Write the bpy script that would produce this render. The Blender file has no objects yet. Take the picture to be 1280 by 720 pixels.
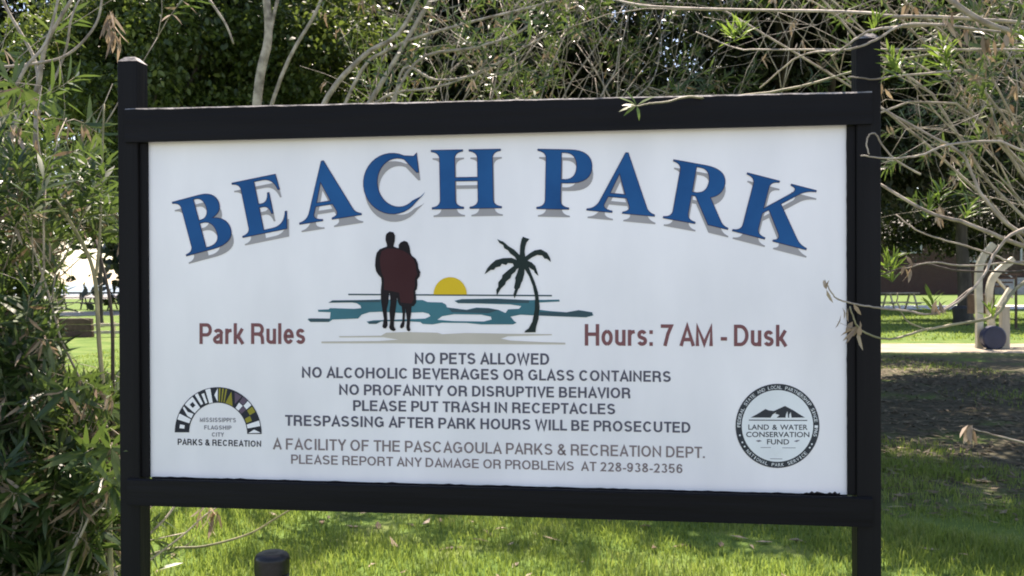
import bpy, math, random
import numpy as np
from mathutils import Matrix, Vector

R_ = math.radians
S = bpy.context.scene
COL = S.collection
random.seed(7)
rng = np.random.default_rng(11)

# ------------------------------------------------------------------ camera
F = 1150.0                                   # focal length in pixels of a 1280 wide frame
EYE = Vector((0.0, 0.0, 1.6))
PIT, ROL = R_(-0.37), R_(-0.21)
fwd = Vector((0, math.cos(PIT), math.sin(PIT)))
up0 = Vector((0, -math.sin(PIT), math.cos(PIT)))
rt0 = Vector((1, 0, 0))
cr, sr = math.cos(ROL), math.sin(ROL)
RT = cr * rt0 + sr * up0
UP = -sr * rt0 + cr * up0
cam = bpy.data.cameras.new('camera')
cam.sensor_width = 36.0
cam.lens = 36.0 * F / 1280.0
cam.clip_end = 3000
cam.dof.use_dof = True
cam.dof.focus_distance = 3.2
cam.dof.aperture_fstop = 9.0
co = bpy.data.objects.new('camera', cam)
COL.objects.link(co)
co.matrix_world = Matrix(((RT.x, UP.x, -fwd.x, EYE.x), (RT.y, UP.y, -fwd.y, EYE.y),
                          (RT.z, UP.z, -fwd.z, EYE.z), (0, 0, 0, 1)))
S.camera = co

# ------------------------------------------------------------------ sky, sun, exposure
SUN_EL, SUN_AZ = R_(61), R_(8)               # the sun stands high behind the sign
w = bpy.data.worlds.new('World')
S.world = w
w.use_nodes = True
wn = w.node_tree.nodes
sky = wn.new('ShaderNodeTexSky')
sky.sky_type = 'NISHITA'
sky.sun_disc = False
sky.sun_elevation = SUN_EL
sky.sun_rotation = SUN_AZ
sky.dust_density = 0.6
sky.altitude = 0
w.node_tree.links.new(sky.outputs[0], wn['Background'].inputs[0])
wn['Background'].inputs[1].default_value = 0.12
sl = bpy.data.lights.new('sun', 'SUN')
sl.energy = 5.0
sl.angle = R_(0.53)
sl.color = (1.0, 0.96, 0.88)
so = bpy.data.objects.new('sun', sl)
COL.objects.link(so)
sd = Vector((math.sin(SUN_AZ) * math.cos(SUN_EL), math.cos(SUN_AZ) * math.cos(SUN_EL), math.sin(SUN_EL)))
so.rotation_euler = sd.to_track_quat('Z', 'Y').to_euler()
so.location = sd * 40
S.view_settings.view_transform = 'Standard'
S.view_settings.look = 'None'
S.view_settings.exposure = 1.52
S.view_settings.use_white_balance = True      # the photo is balanced for the shade
S.view_settings.white_balance_temperature = 7250
S.view_settings.white_balance_tint = 21
S.view_settings.gamma = 1
S.view_settings.use_curve_mapping = False
S.render.engine = 'CYCLES'
S.cycles.max_bounces = 8
S.cycles.transparent_max_bounces = 8
S.cycles.use_denoising = True
S.cycles.filter_width = 1.9


# ------------------------------------------------------------------ helpers
def ray(px, py):
    return (RT * ((px - 640) / F) + UP * ((360 - py) / F) + fwd)


def at(px, py, y):
    d = ray(px, py)
    return EYE + d * (y / d.y)


def tag(o, label=None, cat=None, group=None, kind=None):
    if label: o['label'] = label
    if cat: o['category'] = cat
    if group: o['group'] = group
    if kind: o['kind'] = kind
    return o


def empty(name, loc=(0, 0, 0), rz=0.0):
    o = bpy.data.objects.new(name, None)
    o.location = loc
    o.rotation_euler = (0, 0, rz)
    o.empty_display_size = 0.1
    COL.objects.link(o)
    return o


def mesh_obj(name, V, Fc, mats, parent=None, mi=None, smooth=False):
    me = bpy.data.meshes.new(name)
    V = np.asarray(V, dtype=np.float32)
    if isinstance(Fc, np.ndarray):
        n, k = Fc.shape
        me.vertices.add(len(V))
        me.vertices.foreach_set('co', V.ravel())
        me.loops.add(n * k)
        me.loops.foreach_set('vertex_index', Fc.astype(np.int32).ravel())
        me.polygons.add(n)
        me.polygons.foreach_set('loop_start', np.arange(0, n * k, k, dtype=np.int32))
        me.update(calc_edges=True)
    else:
        me.from_pydata(V.tolist(), [], Fc)
    for m in (mats if isinstance(mats, (list, tuple)) else [mats]):
        me.materials.append(m)
    if mi is not None:
        me.polygons.foreach_set('material_index', np.asarray(mi, dtype=np.int32))
    if smooth:
        me.polygons.foreach_set('use_smooth', np.ones(len(me.polygons), dtype=bool))
    me.update()
    o = bpy.data.objects.new(name, me)
    COL.objects.link(o)
    if parent is not None:
        o.parent = parent
    return o


class MB:
    """collects pieces of one part"""

    def __init__(s):
        s.v, s.f, s.m = [], [], []

    def add(s, v, f, m=0):
        b = len(s.v)
        s.v += [tuple(p) for p in v]
        s.f += [tuple(i + b for i in q) for q in f]
        s.m += [m] * len(f)

    def box(s, x0, x1, y0, y1, z0, z1, m=0, b=0.0):
        if b <= 0:
            v = [(x, y, z) for z in (z0, z1) for y in (y0, y1) for x in (x0, x1)]
            s.add(v, [(0, 2, 3, 1), (4, 5, 7, 6), (0, 1, 5, 4), (1, 3, 7, 5), (3, 2, 6, 7), (2, 0, 4, 6)], m)
            return
        # chamfered box: stacked octagon-like rings
        def ring(z, i):
            return [(x0 + i + b, y0 + i, z), (x1 - i - b, y0 + i, z), (x1 - i, y0 + i + b, z), (x1 - i, y1 - i - b, z),
                    (x1 - i - b, y1 - i, z), (x0 + i + b, y1 - i, z), (x0 + i, y1 - i - b, z), (x0 + i, y0 + i + b, z)]
        v = ring(z0, b) + ring(z0 + b, 0) + ring(z1 - b, 0) + ring(z1, b)
        f = [tuple(range(7, -1, -1)), tuple(range(24, 32))]
        for k in range(3):
            for i in range(8):
                j = (i + 1) % 8
                f.append((k * 8 + i, k * 8 + j, k * 8 + 8 + j, k * 8 + 8 + i))
        s.add(v, f, m)

    def tube(s, pts, rad, n=6, m=0, cap=True):
        pts = [Vector(p) for p in pts]
        if not hasattr(rad, '__len__'): rad = [rad] * len(pts)
        vs, fs = [], []
        prev = None
        for i, p in enumerate(pts):
            t = (pts[min(i + 1, len(pts) - 1)] - pts[max(i - 1, 0)]).normalized()
            if prev is None:
                a = t.orthogonal().normalized()
            else:
                a = (prev - t * prev.dot(t))
                a = a.normalized() if a.length > 1e-6 else t.orthogonal().normalized()
            prev = a
            bb = t.cross(a)
            for k in range(n):
                an = 2 * math.pi * k / n
                vs.append(p + (a * math.cos(an) + bb * math.sin(an)) * rad[i])
        for i in range(len(pts) - 1):
            for k in range(n):
                q = (k + 1) % n
                fs.append((i * n + k, i * n + q, (i + 1) * n + q, (i + 1) * n + k))
        if cap:
            fs.append(tuple(range(n - 1, -1, -1)))
            fs.append(tuple(range((len(pts) - 1) * n, len(pts) * n)))
        s.add(vs, fs, m)

    def build(s, name, mats, parent=None, smooth=False):
        return mesh_obj(name, s.v, s.f, mats, parent, s.m, smooth)


def smooth_path(pts, sub=5):
    """Catmull-Rom through the points"""
    P = [Vector(p) for p in pts]
    P = [P[0] * 2 - P[1]] + P + [P[-1] * 2 - P[-2]]
    out = []
    for i in range(1, len(P) - 2):
        for k in range(sub):
            t = k / sub
            a, b, c, d = P[i - 1], P[i], P[i + 1], P[i + 2]
            out.append(0.5 * ((2 * b) + (c - a) * t + (2 * a - 5 * b + 4 * c - d) * t * t + (3 * b - a - 3 * c + d) * t ** 3))
    out.append(P[-2])
    return out


# ------------------------------------------------------------------ materials
def new_mat(name):
    m = bpy.data.materials.new(name)
    m.use_nodes = True
    return m, m.node_tree.nodes, m.node_tree.links


def ramp(n, stops):
    r = n.new('ShaderNodeValToRGB')
    e = r.color_ramp.elements
    while len(e) > 1: e.remove(e[-1])
    e[0].position, e[0].color = stops[0][0], (*stops[0][1], 1)
    for p, c in stops[1:]:
        q = e.new(p)
        q.color = (*c, 1)
    return r


def surf(name, c0, c1=None, scale=6.0, rough=0.7, bump=0.0, bscale=40.0, stretch=(1, 1, 1), detail=6, spec=0.5, metal=0):
    m, n, l = new_mat(name)
    p = n['Principled BSDF']
    p.inputs['Roughness'].default_value = rough
    p.inputs['Specular IOR Level'].default_value = spec
    p.inputs['Metallic'].default_value = metal
    tc = n.new('ShaderNodeTexCoord')
    mp = n.new('ShaderNodeMapping')
    mp.inputs['Scale'].default_value = stretch
    l.new(tc.outputs['Object'], mp.inputs[0])
    t = n.new('ShaderNodeTexNoise')
    t.inputs['Scale'].default_value = scale
    t.inputs['Detail'].default_value = detail
    l.new(mp.outputs[0], t.inputs[0])
    r = ramp(n, [(0.32, c0), (0.68, c1 or c0)])
    l.new(t.outputs['Fac'], r.inputs[0])
    l.new(r.outputs[0], p.inputs['Base Color'])
    if bump:
        t2 = n.new('ShaderNodeTexNoise')
        t2.inputs['Scale'].default_value = bscale
        t2.inputs['Detail'].default_value = 5
        l.new(mp.outputs[0], t2.inputs[0])
        b = n.new('ShaderNodeBump')
        b.inputs['Strength'].default_value = bump
        b.inputs['Distance'].default_value = 0.01
        l.new(t2.outputs['Fac'], b.inputs['Height'])
        l.new(b.outputs[0], p.inputs['Normal'])
    return m


def leaf_mat(name, stops, trans=0.35, tcol=(0.25, 0.4, 0.04), rough=0.4, spec=0.5, patch=0.6):
    """leaves: each island its own shade from the ramp, plus a soft patchiness; partly translucent"""
    m, n, l = new_mat(name)
    p = n['Principled BSDF']
    p.inputs['Roughness'].default_value = rough
    p.inputs['Specular IOR Level'].default_value = spec
    g = n.new('ShaderNodeNewGeometry')
    t = n.new('ShaderNodeTexNoise')
    t.inputs['Scale'].default_value = patch
    tc = n.new('ShaderNodeTexCoord')
    l.new(tc.outputs['Object'], t.inputs[0])
    a = n.new('ShaderNodeMath'); a.operation = 'MULTIPLY_ADD'
    a.inputs[1].default_value = 0.7
    l.new(g.outputs['Random Per Island'], a.inputs[0])
    s = n.new('ShaderNodeMath'); s.operation = 'MULTIPLY_ADD'
    s.inputs[1].default_value = 0.8; s.inputs[2].default_value = -0.25
    l.new(t.outputs['Fac'], s.inputs[0])
    l.new(s.outputs[0], a.inputs[2])
    r = ramp(n, stops)
    l.new(a.outputs[0], r.inputs[0])
    l.new(r.outputs[0], p.inputs['Base Color'])
    tr = n.new('ShaderNodeBsdfTranslucent')
    mx = n.new('ShaderNodeMix'); mx.data_type = 'RGBA'; mx.blend_type = 'MIX'
    mx.inputs[0].default_value = 0.5
    l.new(r.outputs[0], mx.inputs[6])
    mx.inputs[7].default_value = (*tcol, 1)
    l.new(mx.outputs[2], tr.inputs[0])
    ms = n.new('ShaderNodeMixShader')
    ms.inputs[0].default_value = trans
    l.new(p.outputs[0], ms.inputs[1])
    l.new(tr.outputs[0], ms.inputs[2])
    l.new(ms.outputs[0], n['Material Output'].inputs[0])
    return m


M = {}
M['black'] = surf('black_paint', (0.004, 0.004, 0.0048), (0.010, 0.010, 0.011), 9, 0.6, 0.5, 30, (1, 1, 0.06), spec=0.12)
M['blackrail'] = surf('black_paint_rail', (0.004, 0.004, 0.0048), (0.010, 0.010, 0.0115), 9, 0.6, 0.5, 30, (0.06, 1, 1), spec=0.12)
M['worn'] = surf('worn_grey_paint', (0.05, 0.05, 0.048), (0.30, 0.29, 0.27), 25, 0.8, 0.4, 80)
M['panel'] = surf('white_panel', (0.71, 0.715, 0.725), (0.825, 0.825, 0.83), 2.6, 0.30, 0.03, 2, (1.3, 1, .55), 8, spec=0.45)
M['bollard'] = surf('black_plastic', (0.005, 0.005, 0.005), (0.010, 0.010, 0.010), 8, 0.36, 0.15, 60, spec=.35)
M['bark'] = surf('pale_oleander_bark', (0.15, 0.125, 0.092), (0.44, 0.385, 0.30), 14, 0.75, 0.4, 60)
M['greenbark'] = surf('green_oleander_bark', (0.10, 0.105, 0.045), (0.30, 0.27, 0.16), 9, 0.65, 0.3, 60)
M['oakbark'] = surf('dark_oak_bark', (0.025, 0.020, 0.016), (0.085, 0.07, 0.055), 5, 0.9, 0.9, 14, (1, 1, 0.3))
M['oleander'] = leaf_mat('oleander_leaf', [(0.0, (0.010, 0.026, 0.008)), (0.4, (0.027, 0.060, 0.016)),
                                          (0.72, (0.062, 0.10, 0.030)), (0.93, (0.14, 0.175, 0.055)), (1.0, (0.25, 0.22, 0.09))],
                         0.34, (0.16, 0.25, 0.045), 0.42, 0.5, 1.3)
M['tuft'] = leaf_mat('young_oleander_leaf', [(0.0, (0.06, 0.115, 0.022)), (1.0, (0.15, 0.22, 0.05))], 0.42, (0.26, 0.40, 0.05), 0.4, 0.5)
M['dry'] = leaf_mat('dry_leaf', [(0.0, (0.13, 0.085, 0.05)), (0.6, (0.30, 0.23, 0.16)), (1.0, (0.45, 0.38, 0.29))], 0.25, (0.35, 0.25, 0.12), 0.7, 0.3)
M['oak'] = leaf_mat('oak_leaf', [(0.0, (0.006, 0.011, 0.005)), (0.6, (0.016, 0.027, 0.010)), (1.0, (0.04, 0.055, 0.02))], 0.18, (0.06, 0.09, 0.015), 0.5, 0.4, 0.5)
M['myrtle'] = leaf_mat('fine_green_leaf', [(0.0, (0.012, 0.026, 0.008)), (0.5, (0.045, 0.075, 0.02)), (1.0, (0.14, 0.175, 0.045))], 0.36, (0.2, 0.28, 0.04), 0.45, 0.4, 0.8)
M['grass'] = leaf_mat('grass_blade', [(0.0, (0.045, 0.09, 0.016)), (0.5, (0.13, 0.20, 0.042)), (0.82, (0.235, 0.285, 0.075)), (1.0, (0.36, 0.34, 0.16))],
                      0.5, (0.34, 0.46, 0.07), 0.5, 0.35, 1.1)
M['litter'] = leaf_mat('fallen_leaf', [(0.0, (0.05, 0.038, 0.022)), (0.6, (0.13, 0.105, 0.062)), (1.0, (0.30, 0.255, 0.16))], 0.1, (0.2, 0.12, 0.05), 0.75, 0.3)

# ------------------------------------------------------------------ setting: ground, paths, beach, sea
def ground_mat():
    m, n, l = new_mat('park_ground')
    p = n['Principled BSDF']
    p.inputs['Roughness'].default_value = 0.95
    p.inputs['Specular IOR Level'].default_value = 0.15
    g = n.new('ShaderNodeNewGeometry')
    def noise(s, d=6):
        t = n.new('ShaderNodeTexNoise')
        t.inputs['Scale'].default_value = s
        t.inputs['Detail'].default_value = d
        l.new(g.outputs['Position'], t.inputs[0])
        return t
    r1 = ramp(n, [(0.3, (0.055, 0.105, 0.02)), (0.52, (0.095, 0.155, 0.032)), (0.72, (0.16, 0.19, 0.06))])
    l.new(noise(1.7).outputs['Fac'], r1.inputs[0])
    r2 = ramp(n, [(0.3, (0.035, 0.034, 0.020)), (0.7, (0.105, 0.098, 0.06))])
    l.new(noise(9).outputs['Fac'], r2.inputs[0])
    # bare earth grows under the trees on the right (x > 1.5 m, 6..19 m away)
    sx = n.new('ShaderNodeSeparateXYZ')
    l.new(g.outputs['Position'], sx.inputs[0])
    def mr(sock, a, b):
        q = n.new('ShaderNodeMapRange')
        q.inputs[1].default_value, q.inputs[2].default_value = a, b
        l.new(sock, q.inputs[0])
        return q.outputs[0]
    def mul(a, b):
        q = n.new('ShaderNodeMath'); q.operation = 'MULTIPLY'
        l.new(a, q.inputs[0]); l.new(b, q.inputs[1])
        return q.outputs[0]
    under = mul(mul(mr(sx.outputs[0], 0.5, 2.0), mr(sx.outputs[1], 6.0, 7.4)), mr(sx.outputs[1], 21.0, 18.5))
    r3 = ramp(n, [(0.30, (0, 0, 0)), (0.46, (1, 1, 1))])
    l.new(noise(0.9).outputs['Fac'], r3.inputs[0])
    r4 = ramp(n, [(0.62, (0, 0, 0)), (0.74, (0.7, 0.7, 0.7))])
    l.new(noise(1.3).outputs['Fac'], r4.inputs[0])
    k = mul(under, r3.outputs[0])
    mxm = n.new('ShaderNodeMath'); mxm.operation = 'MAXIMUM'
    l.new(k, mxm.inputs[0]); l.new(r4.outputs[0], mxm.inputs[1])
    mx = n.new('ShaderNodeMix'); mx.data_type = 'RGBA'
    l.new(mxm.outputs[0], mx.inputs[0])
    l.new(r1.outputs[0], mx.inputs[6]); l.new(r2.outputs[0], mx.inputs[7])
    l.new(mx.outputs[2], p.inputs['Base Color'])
    b = n.new('ShaderNodeBump'); b.inputs['Strength'].default_value = 0.7; b.inputs['Distance'].default_value = 0.03
    l.new(noise(22).outputs['Fac'], b.inputs['Height'])
    l.new(b.outputs[0], p.inputs['Normal'])
    return m


def sheet(name, pts, z, mat, kind='structure', thick=0.0):
    v = [(x, y, z) for x, y in pts]
    o = mesh_obj(name, v, [tuple(range(len(v)))], mat)
    return tag(o, kind=kind)


mg = ground_mat()
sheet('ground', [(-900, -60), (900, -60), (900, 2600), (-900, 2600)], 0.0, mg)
m_sand = surf('pale_sand', (0.20, 0.17, 0.115), (0.33, 0.29, 0.21), 1.5, 0.95, 0.3, 15)
def strip(name, y0, y1, x0, x1, z, mat, amp=0.3, n=40):
    a = [(x0 + (x1 - x0) * i / n, y0 + amp * math.sin(i * 0.9) + amp * random.uniform(-.4, .4)) for i in range(n + 1)]
    b = [(x0 + (x1 - x0) * i / n, y1 + amp * math.sin(i * 0.7 + 1) + amp * random.uniform(-.4, .4)) for i in range(n, -1, -1)]
    return sheet(name, a + b, z, mat)
strip('sand_path', 20.3, 23.4, 5.0, 60, 0.006, m_sand, 0.25)
sheet('unseen_bounce_sheet', [(-60, -14), (60, -14), (60, 1.55), (-60, 1.55)], 0.006, surf('bounce_grey', (.12, .118, .114), (.19, .187, .18), 3, .9, .3, 60))  # unseen grey sheet before the sign, added to bounce neutral light onto the panel
strip('pavement', 51, 59, 12, 90, 0.008, surf('pale_concrete', (0.55, 0.54, 0.5), (0.7, 0.69, 0.65), 0.5, 0.9), 0.02)
strip('picnic_ground', 46, 53, -80, -12, 0.006, surf('trodden_sand', (.17, .15, .11), (.27, .245, .19), 1.5, .95), 0.4)
m_sea, n_, l_ = new_mat('sea_water')
p_ = n_['Principled BSDF']
p_.inputs['Base Color'].default_value = (0.16, 0.21, 0.23, 1)
p_.inputs['Roughness'].default_value = 0.5
p_.inputs['Specular IOR Level'].default_value = 0.2
wv = n_.new('ShaderNodeTexNoise'); wv.inputs['Scale'].default_value = 0.6
tcw = n_.new('ShaderNodeNewGeometry'); l_.new(tcw.outputs['Position'], wv.inputs[0])
bw = n_.new('ShaderNodeBump'); bw.inputs['Strength'].default_value = 0.5; bw.inputs['Distance'].default_value = 0.3
l_.new(wv.outputs['Fac'], bw.inputs['Height']); l_.new(bw.outputs[0], p_.inputs['Normal'])
sheet('beach', [(-400, 96), (-6, 96), (-6, 136), (-400, 136)], 0.010, surf('damp_sand', (.16, .15, .13), (.24, .22, .19), .5, .9))
sheet('sea', [(-900, 132), (60, 132), (60, 2590), (-900, 2590)], 0.016, m_sea)


# ------------------------------------------------------------------ grass and fallen leaves
def blades(name, regs, mat, kind='stuff'):
    Vs, Fs = [], []
    base = 0
    for (x0, x1, y0, y1, dens, hl, hh, wd, keep) in regs:
        n = int((x1 - x0) * (y1 - y0) * dens)
        x = rng.uniform(x0, x1, n); y = rng.uniform(y0, y1, n)
        # tufty density
        f = (np.sin(x * 3.1 + np.sin(y * 2.3) * 1.5) + np.sin(y * 4.1 + np.sin(x * 1.9) * 2) + np.sin((x + y) * 7.0) * 0.5)
        ok = (f + rng.normal(0, 0.9, n)) > -1.2
        if keep is not None: ok &= keep(x, y)
        x, y, f = x[ok], y[ok], f[ok]
        n = len(x)
        an = rng.uniform(0, 2 * np.pi, n)
        h = rng.uniform(hl, hh, n) * (0.85 + 0.16 * f)
        lean = rng.uniform(0.05, 0.75, n) * h
        dx, dy = np.cos(an), np.sin(an)
        tw = an + np.pi / 2 + rng.normal(0, 0.5, n)
        px, py = np.cos(tw) * wd, np.sin(tw) * wd
        z0 = np.zeros(n)
        A = np.stack([x - px, y - py, z0], 1); B = np.stack([x + px, y + py, z0], 1)
        C = np.stack([x + px * .8 + dx * lean * .35, y + py * .8 + dy * lean * .35, h * .6], 1)
        D = np.stack([x - px * .8 + dx * lean * .35, y - py * .8 + dy * lean * .35, h * .6], 1)
        E = np.stack([x + dx * lean + px * .08, y + dy * lean + py * .08, h * (1 - .25 * (lean / h) ** 2)], 1)
        G = np.stack([x + dx * lean - px * .08, y + dy * lean - py * .08, h * (1 - .25 * (lean / h) ** 2)], 1)
        V = np.stack([A, B, C, D, E, G], 1).reshape(-1, 3)
        i = np.arange(n)[:, None] * 6 + base
        Fs.append(np.concatenate([i + [0, 1, 2, 3], i + [3, 2, 4, 5]], 0))
        Vs.append(V)
        base += len(V)
    o = mesh_obj(name, np.concatenate(Vs), np.concatenate(Fs), mat)
    return tag(o, kind=kind)


def not_bare(x, y):
    s = np.sin(x * 1.3 + 1) + np.sin(y * 1.1 + x * .6) + rng.normal(0, 0.5, len(x))
    return ~((x > 1.2) & (y > 6.4) & (s > -0.95))


blades('grass', [(-3.4, 4.2, 4.3, 9.0, 3200, .03, .085, .003, not_bare),
                 (-2.5, 3.0, 1.6, 4.3, 500, .03, .06, .003, None),
                 (2.2, 8.5, 9.0, 19.8, 300, .03, .08, .005, not_bare),
                 (-9.5, -2.2, 9.0, 26, 200, .03, .09, .006, None),
                 (8, 24, 24.4, 50, 70, .04, .10, .012, None)], M['grass'])


def scatter_leaves(name, n, x0, x1, y0, y1, mat):
    x = rng.uniform(x0, x1, n); y = rng.uniform(y0, y1, n)
    a = rng.uniform(0, 2 * np.pi, n); L = rng.uniform(.03, .08, n); W = L * .28
    t = rng.normal(0, .012, (n, 2))
    z = rng.uniform(.008, .03, n)
    c, s = np.cos(a), np.sin(a)
    V = np.stack([np.stack([x - c * L, y - s * L, z + t[:, 0]], 1), np.stack([x + s * W, y - c * W, z], 1),
                  np.stack([x + c * L, y + s * L, z + t[:, 1]], 1), np.stack([x - s * W, y + c * W, z], 1)], 1).reshape(-1, 3)
    V[:, 2] = np.maximum(V[:, 2], .004)
    o = mesh_obj(name, V, np.arange(4 * n).reshape(-1, 4), mat)
    return tag(o, kind='stuff')


scatter_leaves('leaf_litter', 9000, 1.2, 8.5, 6.2, 19.5, M['litter'])
scatter_leaves('lawn_litter', 110, -3.0, 3.4, 4.4, 7.0, M['dry'])


# ------------------------------------------------------------------ plants
def leaf_mesh(P, D, N, L, W, droop=0.15, jit=0.0):
    """lance shaped leaves: P base, D direction, N up normal (n,3), L length, W width -> verts (n*6,3)"""
    D = D / np.linalg.norm(D, axis=1, keepdims=True)
    Sd = np.cross(D, N); Sd /= np.maximum(np.linalg.norm(Sd, axis=1, keepdims=True), 1e-6)
    Nn = np.cross(Sd, D)
    L = L[:, None]; W = W[:, None]
    dr = -Nn * L * droop
    a = P
    m1 = P + D * L * .35 + dr * .1
    m2 = P + D * L * .72 + dr * .5
    t = P + D * L + dr
    V = np.stack([a, m1 + Sd * W * .5 + Nn * W * .15, m2 + Sd * W * .38 + Nn * W * .1, t, m2 - Sd * W * .38 + Nn * W * .1, m1 - Sd * W * .5 + Nn * W * .15], 1)
    return V.reshape(-1, 3)


def leaf_obj(name, P, D, N, L, W, mat, parent, droop=0.15):
    P, D, N = (np.asarray(q, dtype=float).reshape(-1, 3) for q in (P, D, N))
    L, W = np.asarray(L, float), np.asarray(W, float)
    V = leaf_mesh(P, D, N, L, W, droop)
    i = np.arange(len(P))[:, None] * 6
    Fq = np.concatenate([i + [0, 1, 2, 5], i + [5, 2, 3, 4]], 0)
    return mesh_obj(name, V, Fq, mat, parent)


def rv(s=1.0):
    return Vector((random.gauss(0, s), random.gauss(0, s), random.gauss(0, s)))


class Leaves:
    def __init__(s): s.P, s.D, s.N, s.L, s.W = [], [], [], [], []
    def put(s, p, d, n, L, W):
        s.P.append(tuple(p)); s.D.append(tuple(d)); s.N.append(tuple(n)); s.L.append(L); s.W.append(W)
    def build(s, name, mat, parent, droop=.15):
        if s.P: return leaf_obj(name, s.P, s.D, s.N, s.L, s.W, mat, parent, droop)


def whorls(lv, p, d, n, step, L, W, open_=0.9, dry=None, pdry=0.0, nl=3):
    """n whorls of leaves going back from the twig tip p along direction d"""
    d = d.normalized()
    a = d.orthogonal().normalized(); b = d.cross(a)
    for k in range(n):
        q = p - d * (k * step)
        ph = random.uniform(0, 6.28)
        op = open_ * (0.35 + 0.65 * min(1, (k + .6) / 3)) + random.gauss(0, .1)
        for j in range(nl):
            an = ph + j * 2 * math.pi / nl + random.gauss(0, .25)
            o = a * math.cos(an) + b * math.sin(an)
            dd = (d * math.cos(op) + o * math.sin(op)) + rv(.1) + Vector((0, 0, -.12 * k / max(n, 1)))
            nn = d * math.sin(op) - o * math.cos(op)
            sc = random.uniform(.65, 1.15) * (.6 + .4 * min(1, (k + 1) / 3))
            if dry is not None and random.random() < pdry * (1 + k):
                dry.put(q, dd + Vector((0, 0, -.9)), nn + rv(.4), L * sc * .8, W * .7)
            else:
                lv.put(q, dd, nn, L * sc, W * sc)


def dry_bunch(dry, p, n=9, L=.10):
    for _ in range(n):
        dry.put(p + rv(.012), Vector((random.gauss(0, .38), random.gauss(0, .38), -1)), rv(1), L * random.uniform(.5, 1.15), .017 * random.uniform(.6, 1.2))


def inframe(p):
    d = Vector(p) - EYE
    y = d.dot(fwd)
    if y <= 0.2: return None
    return (640 + F * d.dot(RT) / y, 360 - F * d.dot(UP) / y)


def oleander(name, label, base, stems, tipbox, nlev=2, spread=.55, leafL=.12, leafW=.021, nwh=(4, 8), r0=.016, pdry=.02,
             pleaf=1.0, reject=None, bow=.35, extra=None, foliage=None, base_r=.3, up=0.0, mat='bark', dens=1.0, nostem=None, gap=None):
    root = empty(name, (base[0], base[1], 0))
    tag(root, label, 'shrub', 'oleander shrubs round the sign')
    off = Vector((base[0], base[1], 0))
    lv, dry = Leaves(), Leaves()
    for si in range(stems):
        mb = MB()
        b = Vector((random.gauss(0, base_r), random.gauss(0, base_r * .7), -0.05)) + off
        x0, x1, y0, y1, z0, z1 = tipbox
        tip = Vector((random.uniform(x0, x1), random.uniform(y0, y1), random.uniform(z0, z1)))
        span = (tip - b).length
        c = (b + tip) * .5 + Vector((0, 0, bow * span * random.uniform(.3, 1))) - (tip - b).cross(Vector((0, 0, 1))) * random.gauss(0, .08) + rv(.05 * span)
        n = 9
        pts = []
        for i in range(n + 1):
            t = i / n
            pts.append(b * (1 - t) ** 2 + c * 2 * t * (1 - t) + tip * t * t + (rv(.012 * span ** .5) if 0 < i < n else Vector()))
        if nostem and any(nostem(*q_) for q_ in map(inframe, pts) if q_): continue
        r = r0 * random.uniform(.7, 1.25)
        rad = [r * (1 - .6 * i / n) for i in range(n + 1)]
        mb.tube(pts, rad, 6)

        def branch(p, d, ln, rr, lev):
            d = d.normalized()
            k = 4
            q = [p]
            dd = d.copy()
            for _ in range(k):
                dd = (dd + rv(.13) + Vector((0, 0, up * .1))).normalized()
                q.append(q[-1] + dd * (ln / k))
            if reject:
                s = inframe(q[-1])
                if s and reject(*s) and random.random() < .8: return
                if any(s and abs(s[0] - 640) < 490 and 112 < s[1] < 690 and v.y < 3.5 for v, s in ((v, inframe(v)) for v in q)): return
            mb.tube(q, [rr * (1 - .5 * i / k) for i in range(k + 1)], 5)
            if lev < nlev:
                for _ in range(random.choice((2, 3, 3))):
                    branch(q[-1], dd + rv(spread), ln * random.uniform(.55, .9), rr * .55, lev + 1)
                if random.random() < .5:
                    branch(q[2], dd + rv(spread), ln * random.uniform(.4, .7), rr * .5, lev + 1)
            else:
                s = inframe(q[-1])
                if reject and s and reject(*s): return
                if random.random() < pleaf:
                    whorls(lv, q[-1], dd, random.randint(*nwh), ln / k * .5 * random.uniform(.7, 1.2), leafL, leafW, 1.0, dry, pdry)
                elif random.random() < .25:
                    dry_bunch(dry, q[-1], random.randint(3, 8), leafL * .8)

        L0 = span * .2
        td = (pts[-1] - pts[-2])
        for _ in range(3):
            branch(pts[-1], td.normalized() + rv(spread * .8), L0 * random.uniform(.8, 1.2), r * .4, 1)
        for i in range(4, n):
            if random.random() < .55 * dens:
                branch(pts[i], (pts[i] - pts[i - 1]).normalized() + rv(spread), L0 * random.uniform(.7, 1.3), rad[i] * .5, 1)
        mb.v = [tuple(Vector(v) - off) for v in mb.v]
        mb.build('stem', M[mat], root, smooth=True)
    if extra: extra(root, off, lv, dry)
    if gap:                                    # the shrub is open towards the sea here
        for L_ in (lv, dry):
            keep = []
            for i in range(len(L_.P)):
                q = inframe(Vector(L_.P[i]) + Vector(L_.D[i]).normalized() * L_.L[i] * .7)
                keep.append(not (q and gap[0] < q[0] < gap[1] and gap[2] < q[1] < gap[3] and random.random() < .93))
            for k in 'PDNLW': setattr(L_, k, [v for v, g in zip(getattr(L_, k), keep) if g])
    for L_ in (lv, dry):
        L_.P = [tuple(Vector(p) - off) for p in L_.P]
    lv.build('foliage', M[foliage or 'oleander'], root)
    dry.build('dried_foliage', M['dry'], root)
    return root


# the leafy shrub that fills the left edge
def gap_left(x, y):
    return (78 < x < 150 and 303 < y < 478 and random.random() < .97) or (x > 150 and y > 100) or (y < 165 and random.random() < .6)


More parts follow.
